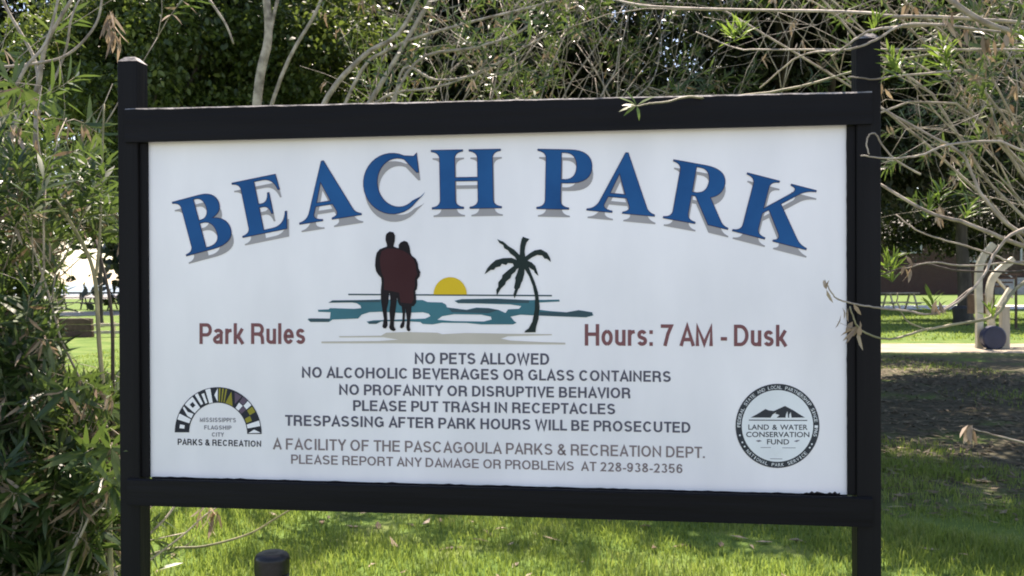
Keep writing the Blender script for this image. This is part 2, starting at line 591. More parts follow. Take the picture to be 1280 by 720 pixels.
def extra_left(root, off, lv, dry):
    def st(pts, r0, r1, m='bark'):
        mb = MB()
        q = smooth_path([at(*p) - off for p in pts], 5)
        mb.tube(q, [r0 + (r1 - r0) * i / (len(q) - 1) for i in range(len(q))], 6)
        mb.build('stem', M[m], root, smooth=True)
        return q
    # slim stem in the gap, two forks at its top
    st([(140, 800, 3.9), (134, 560, 3.9), (124, 430, 3.9), (117, 340, 3.9), (92, 285, 3.85), (70, 250, 3.8)], .012, .006, 'greenbark')
    st([(120, 345, 3.9), (125, 290, 3.95), (128, 190, 4.0), (130, 130, 4.0)], .007, .004, 'greenbark')
    st([(139, 640, 4.0), (141, 470, 4.0), (138, 380, 4.0), (120, 300, 4.05)], .010, .006, 'oakbark')
    # pale stems up the left edge
    st([(-30, 420, 4.4), (10, 180, 4.4), (45, 115, 4.4), (58, 55, 4.4), (95, -10, 4.4)], .016, .008)
    st([(40, 260, 4.4), (45, 150, 4.4), (45, 80, 4.5), (8, 10, 4.5), (-10, -40, 4.5)], .012, .007)
    st([(-20, 86, 4.3), (40, 80, 4.3), (85, 68, 4.35), (120, 30, 4.4), (130, -20, 4.4)], .008, .005)
    st([(10, 130, 4.2), (32, 85, 4.2), (58, 52, 4.25), (75, -10, 4.3)], .009, .006)
    st([(45, 150, 4.4), (80, 70, 4.5), (90, 20, 4.5), (110, -20, 4.6)], .007, .004)
    # arching green shoots seen under the lower rail
    q = st([(120, 720, 4.0), (205, 688, 4.1), (255, 683, 4.15), (310, 668, 4.2), (345, 648, 4.2), (368, 634, 4.2)], .008, .004, 'greenbark')
    st([(150, 700, 3.9), (200, 655, 3.95), (222, 628, 4.0), (235, 612, 4.0)], .007, .004)
    q = st([(160, 720, 3.9), (225, 672, 3.95), (262, 640, 4.0), (300, 622, 4.05)], .005, .003)
    for (x, y) in ((250, 634), (258, 632), (266, 636), (272, 638), (262, 641)):
        dry_bunch(dry, at(x, y, 3.97), 3, .11)
    for (x, y, dx, dy) in ((200, 650, 1, .3), (205, 700, .6, 1), (196, 676, 1, -.2), (215, 690, 1, .2)):
        p = at(x, y, 3.95)
        whorls(lv, p, Vector((dx, 0, dy)), 3, .025, .10, .016, 1.0)
    # dead flower heads and dry tufts
    for (x, y, k) in ((138, 20, 16), (142, 40, 12), (152, 300, 8), (137, 545, 10), (140, 560, 8), (22, 160, 8), (48, 172, 8)):
        dry_bunch(dry, at(x, y, 3.85), k, .11)
    # upright leafy tuft beside the post
    for (x, y, k) in ((104, 190, 8), (128, 200, 9), (110, 240, 5), (100, 215, 6), (20, 190, 6), (55, 185, 6), (8, 230, 6), (40, 240, 6)):
        whorls(lv, at(x, y, 3.85), Vector((random.gauss(0, .15), random.gauss(0, .2), 1)), k, .03, .12, .019, 1.05)


oleander('oleander_shrub', 'dense leafy oleander shrub filling the left edge beside the sign post', (-2.55, 4.35), 84,
         (-3.2, -1.68, 3.8, 5.3, .35, 2.45), 2, .6, .15, .021, (5, 9), .009, .03, .97, gap_left, .2, extra_left, base_r=.4, nostem=lambda x, y: 80 < x < 150 and 310 < y < 440, gap=(80, 146, 300, 466))


# bare stemmed shrub behind the sign, its crown over the upper rail
def extra_mid(root, off, lv, dry):
    def st(pts, r0, r1, m='bark'):
        mb = MB()
        q = smooth_path([at(*p) - off for p in pts], 5)
        mb.tube(q, [r0 + (r1 - r0) * i / (len(q) - 1) for i in range(len(q))], 6)
        mb.build('stem', M[m], root, smooth=True)
    y = 7.6
    st([(310, 330, y), (322, 120, y), (335, 50, y), (333, 0, y), (325, -60, y)], .045, .032)
    st([(334, 62, y), (342, 20, y), (352, -20, y)], .018, .014)
    st([(350, 300, y), (400, 140, y), (452, 72, y), (500, 40, y), (535, -30, y)], .030, .016)
    st([(380, 260, y), (470, 115, y), (520, 30, y), (560, -40, y)], .026, .016)
    st([(300, 260, y), (352, 95, y), (395, 15, y), (410, -30, y)], .020, .012)
    st([(262, 0, y), (282, 30, y), (292, 55, y)], .012, .008)
    st([(470, 170, y), (520, 78, y), (590, 60, y), (640, 45, y), (672, 20, y), (690, -20, y)], .016, .009)
    st([(490, 150, y), (505, 85, y), (545, 100, y), (600, 92, y), (640, 68, y), (690, 40, y)], .013, .007)
    st([(420, 180, y), (480, 122, y), (540, 110, y), (580, 98, y), (640, 70, y)], .014, .007)
    st([(360, 330, y), (440, 110, y), (490, 60, y), (580, 30, y), (660, 10, y), (730, -10, y)], .018, .010)


oleander('oleander_shrub', 'tall bare stemmed oleander behind the sign, leaning up over the middle of its top rail', (-1.2, 7.9), 25,
         (-1.8, 1.5, 7.7, 9.4, 3.0, 4.7), 2, .6, .135, .022, (4, 9), .013, .03, .7, None, .12, extra_mid, base_r=.4, up=.1, dens=.9)
oleander('oleander_shrub', 'oleander behind the sign, over the top rail left of the sky gaps', (0.9, 8.1), 13,
         (-.6, 2.4, 7.6, 9.4, 2.9, 4.1), 2, .6, .13, .021, (4, 8), .012, .04, .6, lambda x, y: 700 < x < 900 and y > 20, .15, None, base_r=.35, up=.1)


# big arching shrub on the right, twigs hang in front of the right post
def extra_right(root, off, lv, dry):
    def st(pts, r0, r1, m='bark', n=6):
        mb = MB()
        q = smooth_path([at(*p) - off for p in pts], 6)
        q = [v + rv(.0007) for v in q]
        r0, r1 = r0 * .8, r1 * .8
        mb.tube(q, [r0 + (r1 - r0) * i / (len(q) - 1) for i in range(len(q))], n)
        mb.build('stem', M[m], root, smooth=True)
    far = [(1560, 520, 4.3), (1430, 300, 3.7)]
    st([(1560, 560, 4.2), (1420, 250, 3.5), (1285, 284, 3.0), (1246, 313, 2.95), (1229, 345, 2.9), (1202, 374, 2.88), (1171, 393, 2.86)], .009, .004)
    st([(1560, 520, 4.2), (1400, 290, 3.4), (1282, 352, 3.0), (1244, 394, 2.9), (1195, 405, 2.88), (1153, 413, 2.85), (1113, 424, 2.8), (1082, 416, 2.78), (1070, 405, 2.76), (1062, 383, 2.75)], .008, .0028, 'greenbark')
    st([(1215, 360, 2.9), (1171, 391, 2.87), (1128, 388, 2.83), (1092, 384, 2.8), (1061, 378, 2.77), (1043, 371, 2.75), (1031, 350, 2.74)], .005, .0024)
    st([(1160, 413, 2.85), (1135, 402, 2.86), (1122, 380, 2.86), (1122, 366, 2.86)], .004, .0025, 'greenbark')
    st([(1400, 210, 3.4), (1285, 190, 3.0), (1250, 177, 2.96), (1190, 180, 2.93), (1150, 194, 2.9), (1110, 198, 2.86), (1076, 194, 2.84)], .007, .0028)
    st([(1150, 218, 2.92), (1120, 200, 2.88), (1104, 183, 2.86), (1095, 168, 2.85), (1087, 168, 2.84), (1083, 180, 2.84), (1086, 193, 2.84)], .0042, .0026)
    st([(1420, 330, 3.5), (1285, 295, 3.15), (1232, 250, 3.1), (1216, 220, 3.1), (1200, 190, 3.1), (1160, 168, 3.12), (1096, 132, 3.2)], .010, .005)
    st([(1400, 350, 3.6), (1285, 310, 3.2), (1210, 280, 3.15), (1160, 265, 3.15), (1096, 228, 3.25)], .011, .006)
    st([(1400, 340, 3.8), (1280, 330, 3.3), (1240, 318, 3.25), (1200, 305, 3.25), (1150, 290, 3.25), (1120, 268, 3.3)], .006, .003)
    st([(1400, 320, 3.8), (1285, 338, 3.4), (1200, 338, 3.3), (1150, 330, 3.3), (1096, 345, 3.35)], .0055, .003, 'oakbark')
    st([(1285, 326, 3.3), (1210, 332, 3.25), (1165, 328, 3.22), (1130, 336, 3.2)], .005, .003)
    # twig that reaches over the top rail with its leaf tuft
    st([(1400, 40, 4.2), (1150, 70, 3.9), (1000, 108, 3.45), (905, 122, 3.12), (860, 121, 3.02), (835, 127, 2.98), (812, 130, 2.96), (794, 133, 2.95)], .007, .0028, 'greenbark')
    for (dx, dz) in ((-1, .1), (-1, .55), (-.9, -.6), (-.5, .8), (.1, -.6), (-.8, -.2), (.8, .5)):
        tf.put(at(796, 132, 2.95) - off, Vector((dx, -.25, dz)), Vector((.2, -.6, .8)), .055 * random.uniform(.85, 1.25), .012)
    # over the right post
    st([(1200, 88, 3.1), (1120, 95, 2.98), (1092, 99, 2.96), (1060, 96, 2.97)], .005, .003)
    st([(1180, 30, 3.1), (1100, 36, 2.95), (1075, 45, 2.95), (1055, 60, 2.97), (1040, 70, 3.3)], .006, .004)
    st([(1250, 40, 3.2), (1140, 30, 3.0), (1095, 50, 2.96), (1060, 62, 3.0), (1000, 70, 3.5), (950, 110, 3.8)], .006, .004)
    st([(1300, 30, 3.4), (1190, 22, 3.3), (1110, 20, 3.3), (1060, 15, 3.5), (820, 8, 4.4), (740, -8, 4.8)], .009, .006)
    st([(1320, 60, 3.4), (1270, 42, 3.3), (1225, 25, 3.25), (1160, -20, 3.3)], .016, .012)
    st([(1300, 62, 3.6), (1150, 62, 3.4), (960, 62, 4.0), (920, 60, 4.4), (870, 40, 4.6)], .006, .004)
    for (x, y, d, k) in ((1112, 62, 2.9, 7), (1122, 70, 2.9, 5), (1180, 55, 3.1, 8), (1172, 62, 3.1, 5), (1278, 40, 3.2, 7), (1098, 20, 3.1, 5), (1118, 318, 3.4, 7), (1110, 326, 3.4, 6), (1160, 250, 3.3, 5), (1178, 232, 3.3, 5), (1212, 255, 3.3, 4), (1165, 370, 2.95, 4), (1238, 384, 2.9, 3), (925, 30, 4.6, 5), (915, 35, 4.6, 5)):
        p = at(x, y + 4, d)
        q = Leaves()
        whorls(q, p, Vector((random.gauss(0, .3), random.gauss(0, .3), 1)), k, .014, .075 * d / 3, .012 * d / 3, .85)
        for i in range(len(q.P)):
            tf.put(Vector(q.P[i]) - off, q.D[i], q.N[i], q.L[i], q.W[i])
    # dry leaf remains on the twig tips before the panel, and the hanging bunch low on the right
    for (x, y, d, L, n) in ((1062, 392, 2.75, .05, 5), (1068, 408, 2.76, .06, 6), (1170, 380, 2.86, .05, 5), (1136, 332, 3.2, .07, 5), (1262, 42, 3.1, .06, 5), (1235, 46, 3.1, .07, 4)):
        dry_bunch(dry, at(x, y, d), n, L)
    p0 = at(1056, 418, 2.74)
    for (ax, az) in ((-1, -.35), (-.8, -.8), (-1, .2), (-.3, -.4)):
        dry.put(at(1070, 410, 2.75), Vector((ax, -.1, az)), rv(1), .07 * random.uniform(.7, 1.2), .009)
    for (ax, az, L) in ((-.3, .9, .03), (.35, -1, .045), (.1, .9, .03)):
        dry.put(at(1033, 362, 2.74), Vector((ax, -.1, az)), rv(1), L, .012)
    st([(1420, 590, 3.6), (1290, 556, 3.3), (1240, 543, 3.25), (1216, 536, 3.22)], .005, .003)
    for _ in range(9):
        dry.put(at(1213 + random.uniform(-3, 3), 531, 3.22), Vector((random.gauss(-.18, .35), random.gauss(0, .3), -1)), rv(1), random.uniform(.06, .12), .02)
    tf.build('young_foliage', M['tuft'], root)


tf = Leaves()
oleander('oleander_shrub', 'sprawling oleander of bare arching twigs overhanging the right post of the sign', (3.6, 4.9), 40,
         (1.0, 3.4, 3.7, 6.0, 2.25, 3.5), 3, .7, .105, .016, (3, 7), .0105, .03, .42,
         lambda x, y: (x < 1064 and y > 105) or (x > 1064 and y > 270) or (690 < x < 940 and random.random() < .6), .5, extra_right, base_r=.35, nostem=lambda x, y: x < 1300 and y > 285)

oleander('oleander_shrub', 'low dense oleander growth at the bottom left corner, below the tall leafy shrub', (-2.45, 4.1), 50,
         (-2.85, -1.62, 3.75, 4.8, .1, 1.2), 2, .65, .15, .021, (5, 9), .008, .05, .97, lambda x, y: x > 152 or gap_left(x, y), .35, None, base_r=.35, nostem=lambda x, y: x > 66 and y < 470, gap=(84, 146, 300, 462))
oleander('oleander_shrub', 'leafier oleander deeper in the shade at the right edge, behind the bare twigs', (4.9, 8.4), 40,
         (2.2, 5.4, 7.4, 9.4, 2.5, 4.6), 2, .65, .135, .022, (5, 9), .013, .03, .95, lambda x, y: x < 1064 and y > 60 or x > 1064 and y > 285, .4, None, base_r=.4, nostem=lambda x, y: x < 1290 and y > 285)


# ------------------------------------------------------------------ trees
def tree(name, label, base, trunk_h, r, blobs, ncl, nleaf, leaf, mat, cr=.45, aspect=.5, group=None, lean=(0, 0), limbs=16, avoid=None):
    root = empty(name, (base[0], base[1], 0))
    tag(root, label, 'tree', group)
    mb = MB()
    top = Vector((lean[0], lean[1], trunk_h))
    pts = [Vector((0, 0, -.1)), Vector((lean[0] * .2, lean[1] * .2, trunk_h * .25)) + rv(r * .15), Vector((lean[0] * .6, lean[1] * .6, trunk_h * .65)) + rv(r * .2), top]
    q = smooth_path(pts, 5)
    rad = [r * (1 - .45 * i / (len(q) - 1)) for i in range(len(q))]
    rad[0] *= 1.5; rad[1] *= 1.25
    mb.tube(q, rad, 12)
    mb.build('trunk', M['oakbark'], root, smooth=True)
    cl = []
    wt = lambda b: b[3] * b[4] * b[5] * (b[6] if len(b) > 6 else 1)
    tot = sum(wt(b) for b in blobs)
    for b in blobs:
        k = max(2, int(ncl * wt(b) / tot))
        for _ in range(k):
            v = rv(1).normalized() * random.uniform(.25, 1) ** .6
            c = Vector((b[0] + v.x * b[3], b[1] + v.y * b[4], b[2] + v.z * b[5]))
            if avoid:
                s = inframe(c)
                if s and avoid(*s): continue
            cl.append(c - Vector((base[0], base[1], 0)))
    for c in random.sample(cl, min(limbs, len(cl))):
        lm = MB()
        s = q[-1 - random.randint(0, 4)]
        mid = s.lerp(c, .5) + Vector((0, 0, .12 * (c - s).length)) + rv(.12 * (c - s).length ** .8)
        pp = smooth_path([s, mid, c], 5)
        r1 = r * random.uniform(.18, .4)
        lm.tube(pp, [r1 * (1 - .8 * i / (len(pp) - 1)) for i in range(len(pp))], 6)
        lm.build('limb', M['oakbark'], root, smooth=True)
    per = max(8, int(nleaf / max(1, len(cl))))
    C = np.array([tuple(c) for c in cl])
    n = len(C) * per
    off = rng.normal(0, 1, (n, 3))
    off *= (rng.uniform(.2, 1, (n, 1)) ** .5) / np.maximum(np.linalg.norm(off, axis=1, keepdims=True), 1e-6)
    rc = cr * rng.uniform(.6, 1.35, len(C))
    P = np.repeat(C, per, 0) + off * np.repeat(rc, per)[:, None] * [1.15, 1.15, .75]
    D = rng.normal(0, 1, (n, 3)) + off * .6 + [0, 0, -.25]
    N = rng.normal(0, .6, (n, 3)) + [0, 0, 1]
    L = leaf * rng.uniform(.6, 1.3, n)
    leaf_obj('crown', P, D, N, L, L * aspect, mat, root)
    return root


TG = 'trees behind the sign'
def holes(x, y):
    return (735 < x < 815 and -5 < y < 40) or (790 < x < 850 and 60 < y < 100) or (700 < x < 790 and 92 < y < 130) or (960 < x < 1010 and 80 < y < 120) and random.random() < .6


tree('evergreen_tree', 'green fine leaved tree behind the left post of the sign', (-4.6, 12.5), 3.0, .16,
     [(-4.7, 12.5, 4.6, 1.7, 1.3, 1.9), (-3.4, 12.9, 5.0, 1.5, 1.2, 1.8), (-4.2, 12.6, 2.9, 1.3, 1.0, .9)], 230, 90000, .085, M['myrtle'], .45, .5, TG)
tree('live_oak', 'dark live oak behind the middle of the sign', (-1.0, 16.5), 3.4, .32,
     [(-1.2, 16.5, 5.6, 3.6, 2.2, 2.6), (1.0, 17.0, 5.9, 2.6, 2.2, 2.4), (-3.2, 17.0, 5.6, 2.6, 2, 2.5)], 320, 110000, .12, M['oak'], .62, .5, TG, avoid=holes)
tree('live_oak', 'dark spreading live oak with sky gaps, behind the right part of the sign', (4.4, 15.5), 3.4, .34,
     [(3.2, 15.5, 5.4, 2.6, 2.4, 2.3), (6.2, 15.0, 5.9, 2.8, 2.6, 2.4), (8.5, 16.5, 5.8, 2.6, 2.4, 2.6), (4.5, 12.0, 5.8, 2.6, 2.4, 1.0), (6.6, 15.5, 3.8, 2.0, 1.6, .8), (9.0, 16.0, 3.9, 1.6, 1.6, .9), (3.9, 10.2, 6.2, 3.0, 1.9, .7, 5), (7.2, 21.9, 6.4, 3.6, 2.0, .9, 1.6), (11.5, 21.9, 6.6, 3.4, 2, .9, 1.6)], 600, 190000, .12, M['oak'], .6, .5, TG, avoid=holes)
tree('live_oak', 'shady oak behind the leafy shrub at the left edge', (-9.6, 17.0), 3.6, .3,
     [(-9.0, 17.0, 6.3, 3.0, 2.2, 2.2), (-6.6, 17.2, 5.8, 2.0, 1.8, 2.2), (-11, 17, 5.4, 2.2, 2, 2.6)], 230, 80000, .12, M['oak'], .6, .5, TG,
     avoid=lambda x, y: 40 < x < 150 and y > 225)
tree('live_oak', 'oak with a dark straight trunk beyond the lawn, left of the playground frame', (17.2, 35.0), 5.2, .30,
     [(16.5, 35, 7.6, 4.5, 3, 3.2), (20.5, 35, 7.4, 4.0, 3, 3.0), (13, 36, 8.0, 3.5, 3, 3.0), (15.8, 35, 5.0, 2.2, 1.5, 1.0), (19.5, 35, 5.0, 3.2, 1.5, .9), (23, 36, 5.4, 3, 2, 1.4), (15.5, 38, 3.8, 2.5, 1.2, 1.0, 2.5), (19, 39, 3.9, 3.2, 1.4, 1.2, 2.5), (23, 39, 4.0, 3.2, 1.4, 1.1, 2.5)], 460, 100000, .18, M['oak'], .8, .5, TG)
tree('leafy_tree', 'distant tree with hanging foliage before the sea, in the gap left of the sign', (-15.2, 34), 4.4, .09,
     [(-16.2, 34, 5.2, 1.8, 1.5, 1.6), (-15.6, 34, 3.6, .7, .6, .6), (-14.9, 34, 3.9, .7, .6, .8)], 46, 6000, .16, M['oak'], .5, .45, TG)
# woods behind, one mass
def woods():
    root = mesh_pts = []
    n = 90000
    t = rng.uniform(0, 1, n)
    x = -24 + t * 90
    y = 58 + rng.uniform(-3, 3, n) + 4 * np.sin(x * .3)
    hgt = 21 - 9 * np.exp(-((x - 9) / 7.0) ** 2) + 1.6 * np.sin(x * .45) + 1.2 * np.sin(x * 1.3)
    z = rng.uniform(0, 1, n) ** .8 * hgt
    y -= 2.5 * np.sin(np.pi * z / hgt)
    P = np.stack([x, y, z], 1) + rng.normal(0, .4, (n, 3))
    P = P[~((P[:, 0] > P[:, 1] * .38) & (P[:, 2] < 5.0))]      # open below the crowns towards the house
    n = len(P)
    L = rng.uniform(.4, 1.0, n)
    V = leaf_mesh(P, rng.normal(0, 1, (n, 3)), rng.normal(0, 1, (n, 3)), L, L * .6)
    i = np.arange(n)[:, None] * 6
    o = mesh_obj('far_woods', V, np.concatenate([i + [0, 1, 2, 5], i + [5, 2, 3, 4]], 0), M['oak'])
    tag(o, kind='stuff')
woods()

#==SIGN==
# ------------------------------------------------------------------ the sign
YAW = R_(-7.42)
SC = Vector((-0.108, 3.188, 1.505))          # centre of the panel face
sx_, sy_ = Vector((math.cos(YAW), math.sin(YAW), 0)), Vector((-math.sin(YAW), math.cos(YAW), 0))


def pl(px, py, yl=0.0):
    """photo measurement -> sign-local (x, z) on the plane y = yl of the sign"""
    d = ray(px, py)
    k = (SC + sy_ * yl - EYE).dot(sy_) / d.dot(sy_)
    p = EYE + d * k - SC
    return p.dot(sx_), p.z + SC.z


sign = empty('park_sign', (SC.x, SC.y, 0), YAW)
tag(sign, 'white park sign in a black timber frame on two posts', 'sign')
ZC = SC.z
PW = 0.076
xl = pl(148.5, 400, -.025)[0]
xr = pl(1101.5, 400, -.025)[0]
for x0, zt in ((xl, pl(150, 77, -.025)[1]), (xr - PW, pl(1085, 48, -.025)[1])):
    b = MB()
    b.box(x0, x0 + PW, -.025, -.025 + PW, -.1, zt, 0, .0025)
    po = b.build('post', M['black'], sign)
    c = MB()
    x1, y0, y1 = x0 + PW, -.025, -.025 + PW
    v = [(x0, y0, zt + .001), (x1, y0, zt + .001), (x1, y1, zt + .001), (x0, y1, zt + .001)]
    i = .020
    v += [(x0 + i, y0 + i, zt + .021), (x1 - i, y0 + i, zt + .021), (x1 - i, y1 - i, zt + .021), (x0 + i, y1 - i, zt + .021)]
    c.add(v, [(0, 1, 5, 4), (1, 2, 6, 5), (2, 3, 7, 6), (3, 0, 4, 7), (4, 5, 6, 7)])
    c.build('post_cap', M['worn'], po)


def rail(zb, zt_l, zt_r, xa, xb, y0, y1, worn):
    b = MB()
    h = .006
    n = 60
    rows = []
    for k in range(n + 1):
        t = k / n
        x = xa + (xb - xa) * t
        zt = zt_l + (zt_r - zt_l) * t + random.uniform(-.0006, .0006)
        hh = h * random.uniform(.6, 1.15)
        rows.append([(x, y0, zb), (x, y0, zt - hh), (x, y0 + hh, zt), (x, y1, zt), (x, y1, zb)])
    v = [p for r in rows for p in r]
    f, m = [], []
    for k in range(n):
        for j in range(5):
            q = (j + 1) % 5
            f.append((k * 5 + j, (k + 1) * 5 + j, (k + 1) * 5 + q, k * 5 + q))
            m.append(1 if (worn and j == 1) else 0)
    f += [(0, 1, 2, 3, 4), tuple(n * 5 + j for j in (4, 3, 2, 1, 0))]
    m += [0, 0]
    return mesh_obj('rail', v, f, [M['blackrail'], M['worn']], sign, m)


ya, yb = -.038, -.0255
rail(ZC + .6035, pl(190, 134.5, ya)[1], pl(1060, 114.5, ya)[1], xl + .034, xr - .030, ya, yb, True)
rail(pl(640, 646, ya)[1], ZC - .610, ZC - .610, xl + .034, xr - .030, ya, yb, False)
b = MB()
b.box(xl + PW + .0006, xr - PW - .0006, -.0252, .045, ZC + .6125, pl(640, 125, ya)[1] - .012)  # hidden block added behind the top rail to stop sunlight leaking over the panel
b.build('light_leak_block', M['blackrail'], sign)
for a, b_ in ((xl + PW + .0004, -1.2205), (1.2205, xr - PW - .0004)):
    b = MB()
    b.box(a, b_, -.012, .018, ZC - .6095, ZC + .603, 0, .0015)
    b.build('stile', M['black'], sign)
b = MB()
b.box(-1.2205, 1.2205, 0, .012, ZC - .612, ZC + .612)
panel = b.build('panel', M['panel'], sign)


def ink(name, c, c2=None):
    m = surf(name, c, c2 or tuple(min(1, q * 1.12 + .004) for q in c), 5, .5, spec=.15)
    M[name] = m
    return m


ink('blue_ink', (.003, .066, .20), (.006, .095, .265)); ink('navy_ink', (.035, .03, .075)); ink('shadow_ink', (.30, .295, .295)); ink('maroon_ink', (.185, .078, .080))
ink('slate_ink', (.09, .09, .115)); ink('taupe_ink', (.20, .165, .165)); ink('dark_ink', (.02, .024, .032)); ink('seal_ink', (.030, .036, .042))
ink('teal_ink', (.035, .135, .165), (.045, .18, .215)); ink('deepteal_ink', (.035, .075, .09)); ink('sand_ink', (.46, .43, .36)); ink('sun_ink', (.62, .43, .02))
ink('figure_ink', (.008, .006, .008)); ink('wine_ink', (.040, .010, .012)); ink('palm_ink', (.010, .022, .020)); ink('olive_ink', (.26, .235, .035)); ink('mauve_ink', (.115, .085, .12))
ink('white_ink', (.78, .79, .80), (.8, .81, .82)); ink('palewhite_ink', (.66, .70, .70)); ink('grey_ink', (.16, .16, .18))


def fill(polys, off=0.0):
    """even-odd filled flat outline in photo measurements -> list of (x, y) verts and faces"""
    cu = bpy.data.curves.new('outline', 'CURVE')
    cu.dimensions = '2D'
    cu.fill_mode = 'BOTH'
    cu.offset = off
    for p in polys:
        s = cu.splines.new('POLY')
        s.points.add(len(p) - 1)
        for i, (x, y) in enumerate(p): s.points[i].co = (x, -y, 0, 1)
        s.use_cyclic_u = True
    return _to_mesh(cu)


def _to_mesh(cu):
    o = bpy.data.objects.new('tmp', cu)
    COL.objects.link(o)
    dg = bpy.context.evaluated_depsgraph_get()
    dg.update()
    me = bpy.data.meshes.new_from_object(o.evaluated_get(dg))
    v = [tuple(p.co) for p in me.vertices]
    f = [tuple(p.vertices) for p in me.polygons]
    # one side only
    keep = {}
    for q in f: keep.setdefault(tuple(sorted(q)), q)
    bpy.data.objects.remove(o); bpy.data.meshes.remove(me)
    return v, list(keep.values())


class Decal:
    """vinyl lying on the panel face; every layer is a fraction of a millimetre prouder"""

    def __init__(s, level=1):
        s.v, s.f, s.m, s.mats, s.y = [], [], [], [], -.0012 * level

    def add(s, vf, mat, lift=0.0, neg=True):
        v, f = vf
        if mat not in s.mats: s.mats.append(mat)
        b = len(s.v)
        for x, y, *_ in v:
            X, Z = pl(x, -y if neg else y, 0)
            s.v.append((X, s.y - lift, Z))
        s.f += [tuple(i + b for i in q) for q in f]
        s.m += [s.mats.index(mat)] * len(f)
        return s

    def build(s, name, parent=panel, label=None):
        o = mesh_obj(name, s.v, s.f, [M[k] for k in s.mats], parent, s.m)
        if label: o['label'] = label
        return o


_adv = {}


def _width(t):
    if t not in _adv:
        cu = bpy.data.curves.new('measure', 'FONT')
        cu.body = t
        v, _ = _to_mesh(cu)
        _adv[t] = max(p[0] for p in v) - min(p[0] for p in v)
    return _adv[t]


def glyph(ch, off):
    """one character with its left side at its pen position"""
    key = (ch, off)
    if key not in _adv:
        if ch == 'M':                              # even strokes, drawn by hand
            k = .045 + off
            a, b, h = .09, .09 + .63, .729
            pts = [(a - off, -off), (a + 2 * k - off, -off), (a + 2 * k - off, h - .19), ((a + b) / 2 - k * .9, -off), ((a + b) / 2 + k * .9, -off), (b - 2 * k + off, h - .19), (b - 2 * k + off, -off), (b + off, -off),
                   (b + off, h + off), (b - 2.6 * k + off, h + off), ((a + b) / 2, .17), (a + 2.6 * k - off, h + off), (a - off, h + off)]
            _adv[key] = ([(x, y, 0) for x, y in pts], fill([[(x, -y) for x, y in pts]])[1], .81)
            v, f = fill([[(x, -y) for x, y in pts]])
            _adv[key] = (v, f, .81)
        else:
            cu = bpy.data.curves.new('line', 'FONT')
            cu.body = ch
            cu.offset = off
            v, f = _to_mesh(cu)
            _adv[key] = (v, f, _width('H' + ch + 'H') - _width('HH'))
    return _adv[key]


def text(body, p0, p1, cap, off=0.0, space=1.0):
    """a line of lettering: photo position of its left and right baseline ends and cap height"""
    V, Fc, pen = [], [], 0.0
    for ch in body:
        if ch == ' ':
            pen += .33 * space
            continue
        v, f, ad = glyph(ch, off)
        b = len(V)
        V += [(p[0] + pen, p[1]) for p in v]
        Fc += [tuple(i + b for i in q) for q in f]
        pen += ad + .07 * (space - 1)
    x0, x1 = min(p[0] for p in V), max(p[0] for p in V)
    out = []
    for x, y in V:
        t = (x - x0) / (x1 - x0)
        bx, by = p0[0] + (p1[0] - p0[0]) * t, p0[1] + (p1[1] - p0[1]) * t
        out.append((bx, -(by - y / .73 * cap), 0))
    return out, Fc


# --- the large arched title: hand drawn serif capitals, unit cap height
def P_(*a):
    out = []
    for q in a:
        if len(q) == 2: out.append(q)
        else:
            x0, y0 = out[-1]; cx, cy, x, y = q
            for i in range(1, 9):
                t = i / 8
                out.append(((1 - t) ** 2 * x0 + 2 * t * (1 - t) * cx + t * t * x, (1 - t) ** 2 * y0 + 2 * t * (1 - t) * cy + t * t * y))
    return out


def arc(cx, cy, rx, ry, a0, a1, n=26):
    return [(cx + rx * math.cos(R_(a0 + (a1 - a0) * i / n)), cy + ry * math.sin(R_(a0 + (a1 - a0) * i / n))) for i in range(n + 1)]


